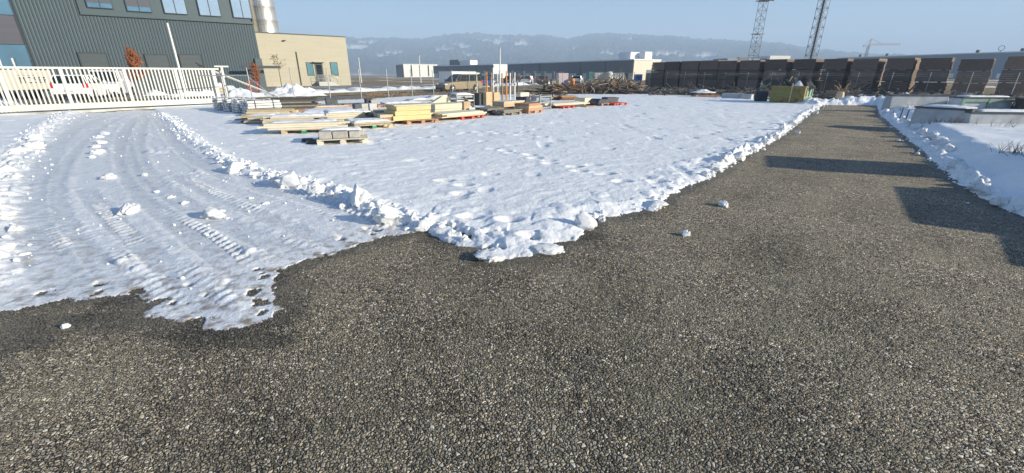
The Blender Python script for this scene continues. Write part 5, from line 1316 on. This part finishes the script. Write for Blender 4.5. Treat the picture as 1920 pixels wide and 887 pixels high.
# things beyond the fence at the corner
p = at(1046, 160); t = thing('pink_panel', 'pale pink site container behind the fence, left of the orange drum', 'container', p, R(10))
hp = zof(137, p); wp = 20/FPX*(p.y*cP)
MB().box(0, wp, 0, 1.2, .1, hp).build('box', mk('pink_paint', (.62, .50, .52), .6, var=.05), t, bevel=.03)
MB().box(.1, wp-.1, -.03, 0, .3, hp-.2).build('door', 'pink_paint', t)
MB().box(.05, wp-.05, .1, 1.1, 0, .098).build('skids', 'dark_steel', t)
p = at(1073, 160); hp = zof(147, p); o = MB().lathe([(.32, 0), (.36, .05), (.36, hp*.33), (.39, hp*.35), (.36, hp*.37), (.36, hp*.66), (.39, hp*.68), (.36, hp*.7), (.34, hp)], 20).build('orange_drum', 'orange_paint', None, loc=p, smooth=False); tag(o, 'orange drum behind the fence above the branch pile', 'drum')
mk('teal_paint', (.12, .30, .29), .6, var=.12); mk('toilet_blue', (.10, .22, .52), .5, var=.08)
for k, (u0, u1, vt, m, lb) in enumerate([(1103, 1112, 135.5, 'teal_paint', 'teal waste container, leftmost behind the branch pile'), (1113, 1134, 136.5, 'concrete', 'grey container behind the branch pile beside the teal one'),
                                        (1149, 1170, 137, 'concrete', 'grey container behind the branch pile, right of the white tank')]):
    p = at(u0, 161); w = (u1-u0)/FPX*(p.y*cP); t = thing('waste_container', lb, 'container', p, R(8), 'containers behind the branch pile'); hp = zof(vt, p)
    MB().box(0, w, 0, 1.4, .12, hp).build('body', m, t, bevel=.04)
    b = MB()
    for j in range(4): x = w*(j+.5)/4; b.box(x-.04, x+.04, -.05, 0, .15, hp-.1)
    b.build('ribs', m, t)
    MB().box(-.05, w+.05, -.06, 1.45, hp, hp+.06).build('lid', 'galv', t, bevel=.015)
p = at(1141, 161); hp = zof(134.5, p); t = thing('white_tank', 'white upright tank between the grey containers', 'tank', p)
MB().lathe([(.5, 0), (.55, .05), (.55, hp-.2), (.3, hp), (.0, hp+.05)], 20).build('shell', 'white_metal', t); MB().box(-.15, .15, -.62, -.55, .2, .5).build('valve_box', 'galv', t)
p = at(1191, 164); hp = zof(139, p); w = 12/FPX*(p.y*cP); t = thing('portable_toilet', 'blue portable toilet before the pale end wall of the long hall', 'toilet', p, R(5))
MB().box(0, w, 0, w, .08, hp-.15).build('cabin', 'toilet_blue', t, bevel=.02); MB().prism([(-.04, hp-.15), (w+.04, hp-.15), (w-.12, hp), (.12, hp)], -.04, w+.04).build('roof', 'white_metal', t); MB().box(.12, w-.12, -.03, 0, .12, hp-.25).build('door', 'blue_paint', t)
MB().box(-.03, w+.03, -.03, w+.03, 0, .078).build('base', 'dark_steel', t)

# ------------------------------------------------------------------ skip and things by the lane head
mk('skip_green', (.25, .225, .075), .75, var=.25, scale=2, bump=.3, col2=(.20, .075, .02), amt=(.50, .66), s2=2.2)
mk('skip_teal', (.22, .34, .24), .7, var=.2, scale=3, col2=(.23, .10, .04), amt=(.55, .7), s2=3)
p0 = at(1441, 192.5, .03); phi = -47; dxy = Vector((math.cos(R(phi)), math.sin(R(phi)), 0))
Ls = at_line(1509, p0, dxy, .6)[1]; Hs_ = zof(161.5, p0+dxy*Ls*.5)
dpt = 1.7
sk_ = thing('skip_container', 'rusty olive green skip with a tan post in front, heaped with scrap', 'skip', (p0.x, p0.y, .0), R(phi))
b = MB()
for (y0, y1) in ((0, .05), (dpt-.05, dpt)): b.prism([(.05, .06), (Ls-.16, .06), (Ls, .24), (Ls, Hs_), (0, Hs_), (0, .12)], y0, y1)
b.box(.0, .05, .05, dpt-.05, .2, Hs_); b.box(.1, Ls-.28, .05, dpt-.05, .06, .11)
b.build('hull', 'skip_green', sk_)
b = MB(); b.add([(Ls-.16, .05, .06), (Ls-.16, dpt-.05, .06), (Ls, dpt-.05, .24), (Ls, .05, .24), (Ls-.21, .05, .08), (Ls-.21, dpt-.05, .08), (Ls-.05, dpt-.05, .26), (Ls-.05, .05, .26)], [(0, 1, 2, 3), (7, 6, 5, 4), (0, 3, 7, 4), (1, 5, 6, 2)])
b.box(Ls-.05, Ls, .05, dpt-.05, .24, Hs_)
for k in range(3): y = .25+k*(dpt-.5)/2; b.box(Ls+.001, Ls+.05, y-.05, y+.05, .45, Hs_-.05)
b.build('end_wall', 'skip_teal', sk_)
b = MB(); b.box(-.03, Ls+.03, -.05, -.001, Hs_-.10, Hs_+.02); b.box(-.03, Ls+.03, dpt+.001, dpt+.05, Hs_-.10, Hs_+.02); b.build('rim_bar', 'skip_green', sk_, bevel=.01)
MB().box(Ls*.60, Ls*.60+.06, -.09, -.052, .0, Hs_+.16).build('front_post', 'pine', sk_)
b = MB(); b.box(Ls-.04, Ls+.02, -.06, -.002, .36, Hs_); b.build('corner_post', 'orange_paint', sk_)
b = MB(); b.box(Ls*.15, Ls*.85, .3, dpt-.3, 0, .06); b.build('skids', 'dark_steel', sk_)
sp = thing('scrap_load', 'scrap timber and foil heaped in the rusty skip', 'scrap', (p0.x, p0.y, Hs_), R(phi))
rs = random.Random(8)
for k in range(26):
    b = MB(); l = rs.uniform(.5, 1.5); b.box(-l/2, l/2, -.05, .05, -.02, .02); o = b.build('scrap_piece', rs.choice(['wood_dark', 'black_plastic', 'wood_dark', 'wood_grey', 'dark_steel']), sp)
    o.location = (rs.uniform(.3, Ls-.2), rs.uniform(.3, dpt-.3), rs.uniform(-.1, .18)); o.rotation_euler = (rs.gauss(0, .5), rs.gauss(0, .5), rs.uniform(0, 3))
snow_mound('dark_foil', 'crumpled black foil bulging over the skip', loc_(Vector((p0.x, p0.y, Hs_)), phi, Ls*.78, .8, -.1), .7, .6, .55, R(phi), 91, 'black_plastic')['category'] = 'foil'
snow_mound('snow_blanket', 'small snow patch on the scrap in the skip', loc_(Vector((p0.x, p0.y, Hs_)), phi, Ls*.72, .35, .0), .3, .2, .25, R(phi), 92)
p = at(1414, 190.5, .03); t = thing('dark_bin', 'small blackish blue bin left of the rusty skip', 'bin', (p.x, p.y, .0), R(-25))
hb = .62; wb_ = at_line(1440, p, (math.cos(R(-25)), math.sin(R(-25))), .4)[1]
MB().box(0, wb_, 0, .7, .06, hb).build('body', 'navy_paint', t, bevel=.02)
b = MB()
for k in range(4): b.box(wb_*(k+.5)/4-.02, wb_*(k+.5)/4+.02, -.03, -.001, .1, hb-.06)
b.build('ribs', 'dark_steel', t); MB().box(-.03, wb_+.03, -.035, .73, hb, hb+.05).build('rim', 'dark_steel', t)
MB().box(.05, wb_-.05, .05, .65, 0, .058).build('feet', 'black_plastic', t)
for k in range(7):
    b = MB(); l = rs.uniform(.5, 1.1); b.box(-l/2, l/2, -.06, .06, -.02, .02); o = b.build('plank', rs.choice(['teal_paint', 'wood_grey', 'wood_red', 'concrete'])); o.location = loc_(Vector((p.x, p.y, 0)), -25, rs.uniform(.2, wb_-.2), rs.uniform(.1, .6), hb+.08+.05*k); o.rotation_euler = (rs.gauss(0, .3), rs.gauss(0, .45), rs.uniform(0, 3))
    tag(o, 'offcut plank piled on the small dark bin beside the skip', 'plank', 'offcuts on the dark bin')
# snow covered arch and beam
p = at(1322, 182.5, .03); t = thing('curved_slab', 'snow topped curved wooden slab lying left of the grey beam', 'slab', (p.x, p.y, 0), R(-10))
prof = [(-.95+1.9*k/12, .04+.42*math.sin(math.pi*k/12)) for k in range(13)]; pr2 = prof+[(x*.93, z-.07) for x, z in prof[::-1]]
MB().prism([(x, max(.0, z)) for x, z in pr2], 0, .9).build('shell', 'wood_brown', t)
snow_mound('snow_blanket', 'snow on the curved wooden slab', Vector((p.x, p.y, .40))+Vector((0, .45, 0)), .95, .5, .14, R(-10), 95)
for k, x in enumerate((-.5, -.1, .3)): b = MB(); b.tube((x, -.05, .1), (x+.7, -.1, .16), .07, 7); b.build('log', 'wood_red', t)
p = at(1352, 184.5, .03); q_ = at(1408, 186.5, .03); ux, Lb = dirv(p, q_); o = MB().prism([(0, 0), (Lb, 0), (Lb, .36), (0, .40)], 0, .5).build('concrete_beam', 'concrete', None, bevel=.02, loc=(p.x, p.y, 0), rz=math.atan2(ux.y, ux.x)); tag(o, 'grey concrete beam lying in shade left of the dark bin', 'beam')
# stump and dark sleepers right of the skip
p = at(1573, 187, .03); t = thing('root_stump', 'torn pale tree stump with spreading roots right of the skip', 'stump', (p.x, p.y, .1), .5)
b = MB(); b.lathe([(.18, 0), (.26, .1), (.24, .3), (.18, .5)], 9); b.build('trunk', 'pine', t)
b = MB()
for k in range(16): a = rs.uniform(0, 6.28); e = Vector((math.cos(a)*rs.uniform(.3, .6), math.sin(a)*.5, rs.uniform(.4, 1.05))); b.tube((0, 0, .4), e*.6+Vector((0, 0, .25)), .045, 5, .03); b.tube(e*.6+Vector((0, 0, .25)), e, .03, 5, .01)
b.build('roots', 'wood_brown', t)
for k in range(5):
    p = at(1537+k*4, 186-k*1.2, .03); o = MB().box(0, 1.5, 0, .22, 0, .2).build('railway_sleeper', 'wood_dark', None, bevel=.01, loc=(p.x, p.y, .02+.17*(k % 3)), rz=R(-20+6*k)); tag(o, 'dark old sleeper in the low heap between skip and stump', 'sleeper', 'dark sleepers right of the skip')

# ------------------------------------------------------------------ concrete elements on the upper field
def barrier(ua, va, ub, vb, vt, label, z0=.30, dep=.7, m='concrete', cut=.06, frame=False, capn=True, seed=0):
    a = at(ua, va, z0); e = at(ub, vb, z0); ux, L = dirv(a, e); rz = math.atan2(ux.y, ux.x); zt = zof(vt, a.lerp(e, .1))-z0
    a.z = max(.02, min(ground_z(a), ground_z(e))-.03)
    t = thing('concrete_element', label, 'concrete element', a, rz, 'precast concrete elements beside the lane'); H_ = zt+z0-a.z
    b = MB(); b.add([(0, 0, 0), (L, 0, 0), (L, cut, H_), (0, cut, H_), (0, dep, 0), (L, dep, 0), (L, dep-cut, H_), (0, dep-cut, H_)], [(0, 1, 2, 3), (5, 4, 7, 6), (0, 3, 7, 4), (1, 5, 6, 2), (3, 2, 6, 7), (0, 4, 5, 1)])
    b.build('body', m, t, bevel=.012)
    b = MB(); b.box(-.01, L+.01, cut-.03, dep-cut+.03, H_+.002, H_+.05); b.build('top_edge', 'concrete_dark', t)
    if frame:
        b = MB(); n = frame
        for k in range(n+1): x = L*k/n; b.box(x-.05, x+.05, -.04, -.001, .02, H_-.02)
        for z in (.03, H_-.13): b.box(.06, L-.06, -.03, .03, z, z+.09)
        b.build('frame', 'skip_teal' if frame > 1 else 'concrete_dark', t)
    if capn: snow_slab('snow_blanket', 'snow lying on the '+label, loc_(a, math.degrees(rz), L*.50, dep*.5, H_+.05), L*.40, dep*.42, .06, rz, 100+seed)
    return t
barrier(1706, 225, 1812, 233.5, 202.5, 'front concrete element with dark rim beside the lane', .29, .75, seed=1)
barrier(1816, 233.5, 1990, 236, 213, 'lower concrete element leaving the picture at right', .30, .6, seed=2)
barrier(1669, 200, 1775, 201, 180, 'long pale concrete element at the rear left beside the lane', .26, .6, seed=3, capn=False)
barrier(1778, 201, 1794, 202, 187, 'short concrete piece between the rear elements', .27, .5, seed=4, capn=False)
barrier(1799, 209, 1898, 209.5, 184.5, 'rear concrete element with greenish frames', .30, .7, frame=2, seed=5)
barrier(1903, 212, 1960, 214, 186, 'grey stone heap block behind at the right edge', .30, .8, seed=6, capn=False, m='rubble')
for k, (u0, v0, u1, v1, vt) in enumerate([(1806, 185, 1850, 185, 174), (1850, 186, 1905, 186, 176)]):
    pass
o = sticks(160, 1690, 1930, 176, 190, .5, rr, r=.012, lmin=.3, lmax=1.0).build('dry_brush', 'wood_grey'); tag(o, 'dry grey weeds behind the concrete elements', None, kind='stuff')
o = MB()
for k in range(120):
    g_ = random.Random(900+k); u = g_.choice([g_.uniform(1690, 1900), g_.uniform(1740, 1800), g_.uniform(1655, 1720)]); v_ = 227 if u > 1705 else 204
    v_ = {True: 226.5+(u-1706)*.075, False: 203}[u > 1722]; c = at(u, v_+g_.uniform(-1, 1.5), .29); c.z = ground_z(c)-.01
    o.tube(c, c+Vector((g_.gauss(0, .06), g_.gauss(0, .06), g_.uniform(.06, .22))), .006, 4, .002)
o = o.build('dry_grass', 'leaf_dry'); tag(o, 'dry brown grass at the foot of the concrete elements', None, kind='stuff')
for k, (u, v_) in enumerate([(1688, 219), (1699, 222)]):
    p = at(u, v_, .25); o = MB().tube((0, 0, -.05), (.02, 0, .3), .02, 6).build('iron_stake', 'dark_steel', None, loc=p); tag(o, ['short dark iron stake left of the front concrete element', 'short dark iron stake touching the front concrete element'][k], 'stake')
# small bush in the snow at right edge
p = at(1905, 292, .28); p.z = ground_z(p)
b = MB()
for k in range(60):
    g_ = random.Random(300+k); a = Vector((g_.gauss(0, .16), g_.gauss(0, .2), 0)); b.tube(a, a+Vector((g_.gauss(0, .08), g_.gauss(0, .08), g_.uniform(.08, .26))), .004, 4, .0015)
t = thing('dry_bush', 'small dry bush poking through the shaded snow at the right edge', 'bush', p); b.build('stems', 'bark', t)

# out of view at right: unseen blocks added to cast the lane shadows
def shade_block(a, e, s, label, drop=0.0):
    S = Vector((sdir.x, sdir.y, 0)).normalized(); tz = math.tan(SUN_EL)
    a = a+S*s; e = e+S*s; ux, L = dirv(a, e); h_ = s*tz
    t = thing('concrete_element', label, 'concrete element', (a.x, a.y, 0), math.atan2(ux.y, ux.x), 'unseen shadow casters right of the lane')
    n = 2
    for k in range(n): MB().box(0, L, 0, .8, k*h_/n, (k+1)*h_/n-.02).build('body', 'concrete', t, bevel=.02)
shade_block(at(1424, 291), at(1424, 312), 6.0, 'tall unseen concrete block added to shade the lane, the far one')
shade_block(at(1660, 348), at(1690, 416), 3.6, 'unseen concrete block added to shade the lane, the middle one')
shade_block(at(1846, 436), at(1868, 494), 3.0, 'unseen concrete block added to shade the lane, the near one')

# ------------------------------------------------------------------ snow lumps
def lump_mesh(seed, sub=4):
    g_ = random.Random(seed); bm = bmesh.new(); bmesh.ops.create_icosphere(bm, subdivisions=sub, radius=1)
    co = np.array([v_.co[:] for v_ in bm.verts]); o1, o2 = g_.uniform(0, 50), g_.uniform(0, 50)
    d = 1+.7*fbm(co[:, 0]*1.3+o1+co[:, 2], co[:, 1]*1.3+o2-co[:, 2]*.7, seed, 3)+.42*fbm(co[:, 0]*3.7+o1-co[:, 2]*2, co[:, 1]*3.7+o2+co[:, 2]*2.2, seed+3, 3)+.20*fbm(co[:, 0]*9+o1-co[:, 2]*5, co[:, 1]*9+o2+co[:, 2]*6, seed+5, 2)
    pl = [(Vector((g_.gauss(0, 1), g_.gauss(0, 1), g_.gauss(0, 1))).normalized(), g_.uniform(.55, .8)) for _ in range(5)]
    for v_, k in zip(bm.verts, d):
        c = v_.co*float(k)
        for n_, h_ in pl:
            t_ = c.dot(n_)-h_
            if t_ > 0: c -= n_*t_*.85
        v_.co = c
    me = bpy.data.meshes.new('snow_lump'); bm.to_mesh(me); bm.free(); me.materials.append(M['snow_obj']); me.polygons.foreach_set('use_smooth', [True]*len(me.polygons)); return me
LM = [lump_mesh(400+i) for i in range(9)]
_lk = [0]
def lump(u, v, wpx, label, group, hk=.8, flat=1.0, z=None, stretch=1.0):
    p = at(u, v, .03); g = ground_z(p) if z is None else z
    p = at(u, v, g); dd = cP*p.y+sP*(EYE-g); r = wpx/FPX*dd/2
    o = bpy.data.objects.new('snow_lump', LM[_lk[0] % 9]); _lk[0] += 1; COL.objects.link(o)
    o.scale = (r*stretch, r*(.75+.4*((_lk[0]*37) % 10)/10), r*hk); o.rotation_euler = (0, 0, _lk[0]*1.7); o.location = (p.x, p.y, g*.75+r*hk*.42)
    tag(o, label, 'snow lump', group); return o
GB_ = 'snow lumps along the ridge beside the driveway'
for u, v, w, lb in [(541, 341, 38, 'big snow lump on the ridge, third before the yard corner'), (593, 358, 32, 'medium snow lump between the two biggest ridge lumps and the left one'), (673, 381, 46, 'tallest rounded snow lump on the ridge beside the driveway'), (726, 404, 44, 'blocky white snow lump at the near end of the ridge'),
                    (440, 320, 28, 'small snow lump at the far part of the driveway ridge')]: lump(u, v, w, lb, GB_)
for u, v, w in [(515, 335, 16), (475, 326, 13), (560, 352, 14), (620, 362, 16), (645, 388, 18), (655, 362, 18), (700, 392, 14), (762, 418, 28), (800, 430, 34), (826, 428, 18), (352, 258, 8), (392, 286, 9), (415, 302, 10), (455, 316, 12), (842, 440, 18), (870, 448, 14)]:
    lump(u, v, w, 'small snow lump along the driveway ridge', GB_, .7)
GL = 'snow lumps along the lane edge'
lump(1097, 428, 42, 'solitary tall snow lump at the yard corner casting a long blue shadow', GL, 1.0)
lump(1224, 388, 52, 'flat broken snow slab at the lane edge right of the tall corner lump', GL, .28, stretch=1.2)
lump(1026, 470, 56, 'flat snow slab at the tip of the yard corner', GL, .25, stretch=1.2)
lump(915, 478, 44, 'icy flat lump at the snow tongue of the corner', GL, .2)
for u, v, w in [(1358, 303, 30), (1384, 301, 28), (1342, 322, 24), (1322, 330, 20), (1468, 243, 18), (1450, 258, 20), (1436, 268, 16), (1484, 233, 14), (1410, 284, 16), (1508, 220, 9), (1520, 213, 9), (1530, 206, 8), (1128, 414, 18)]:
    lump(u, v, w, 'crumbly snow lump along the left edge of the lane', GL, .75)
GD = 'snow lumps on the driveway'
for u, v, w, lb in [(205, 335, 22, 'lone round snow lump in the middle of the driveway'), (242, 398, 46, 'biggest snow chunk on the driveway between two tracks'), (398, 406, 46, 'dirty tan snow chunk on the driveway'), (272, 329, 14, 'small snow lump right of the lone round one'),
                    (62, 276, 34, 'white snow heap left of the driveway, nearer one'), (62, 258, 30, 'white snow heap left of the driveway, farther one')]: lump(u, v, w, lb, GD, .5)
for u, v, w in [(182, 288, 30), (178, 276, 20), (190, 268, 22), (196, 252, 16), (186, 258, 20), (172, 296, 18), (25, 288, 24), (40, 280, 18), (80, 236, 14), (95, 228, 14), (72, 244, 16), (8, 320, 40), (30, 330, 24), (320, 370, 16), (295, 360, 14), (345, 382, 18), (410, 398, 20), (425, 410, 16), (250, 385, 18), (228, 392, 16), (5, 460, 40), (25, 430, 30), (12, 400, 36), (40, 480, 24), (500, 382, 16), (470, 372, 14)]:
    lump(u, v, w*.85, 'small snow lump lying on the driveway', GD, .45)
GR = 'snow lumps on the asphalt'
for u, v, w, lb in [(1355, 386, 20, 'larger of the two white snow lumps lying on the asphalt'), (1287, 442, 17, 'smaller snow lump on the asphalt with a wet ring'), (1496, 250, 9, 'tiny snow lump on the asphalt near the far lane edge'), (123, 614, 15, 'clear ice lump on wet asphalt at lower left'), (1531, 213, 6, 'tiny snow crumb farthest along the lane')]:
    lump(u, v, w, lb, GR, .8, z=0.0)
GQ = 'snow lumps on the right bank'
for u, v, w in [(1832, 354, 34), (1848, 362, 24), (1700, 232, 16), (1716, 240, 18), (1730, 246, 20), (1744, 256, 22), (1760, 268, 26), (1778, 280, 24), (1690, 226, 14), (1676, 218, 12), (1660, 210, 12), (1790, 312, 22), (1880, 386, 30), (1910, 398, 30)]:
    lump(u, v, w, 'snow lump on the ploughed bank right of the lane', GQ, .75)

# loose snow crumbs
def crumbs():
    g_ = np.random.default_rng(77); P = []
    def along(poly, n, wd, smin, smax):
        Q = np.array([(p[0], p[1]) for p in poly]); L_ = np.hypot(*np.diff(Q, axis=0).T); cum = np.concatenate([[0], np.cumsum(L_)])
        a = g_.uniform(0, cum[-1], n); i_ = np.clip(np.searchsorted(cum, a)-1, 0, len(L_)-1); t_ = (a-cum[i_])/L_[i_]
        c = Q[i_]*(1-t_[:, None])+Q[i_+1]*t_[:, None]; c += g_.normal(0, wd, c.shape); P.append(np.column_stack([c, smin+(smax-smin)*g_.random(n)**2.5]))
    along(BERM, 800, .15, .005, .045); along(RIDGE_L, 420, .22, .006, .042)
    along(EDGE_L[-14:], 700, .12, .008, .05); along(EDGE_R[1:-1], 450, .12, .008, .045)
    for T_, hw, dp, td in TRACKS: along(T_, 40, .30, .004, .022)
    A = np.vstack(P); h_, s_, *_r = snow_fields(A[:, 0], A[:, 1]); z0 = np.where(s_ > 0, np.maximum(h_, 0), 0)
    keep = (np.hypot(A[:, 0], A[:, 1]) > 2.2) & ((s_ > .02) | ((g_.random(len(A)) < .10) & (A[:, 0] > 1))); A = A[keep]; z0 = z0[keep]
    bm = bmesh.new(); bmesh.ops.create_icosphere(bm, subdivisions=1, radius=1); bv = np.array([v_.co[:] for v_ in bm.verts]); bf = np.array([[v_.index for v_ in f.verts] for f in bm.faces]); bm.free()
    n = len(A); V = bv[None]*(1+.55*(g_.random((n, len(bv), 1))-.5))*np.stack([1+.5*(g_.random(n)-.5), 1+.5*(g_.random(n)-.5), .6+.5*g_.random(n)], -1)[:, None, :]*A[:, 2][:, None, None]
    V += np.stack([A[:, 0], A[:, 1], z0+A[:, 2]*.25], -1)[:, None, :]
    Fq = bf[None]+(np.arange(n)*len(bv))[:, None, None]
    tag(np_mesh('snow_crumbs', V.reshape(-1, 3), Fq.reshape(-1, 3), 'snow_obj', {}, smooth=False), 'loose snow crumbs strewn along the ridges and tracks', None, kind='stuff')
crumbs()
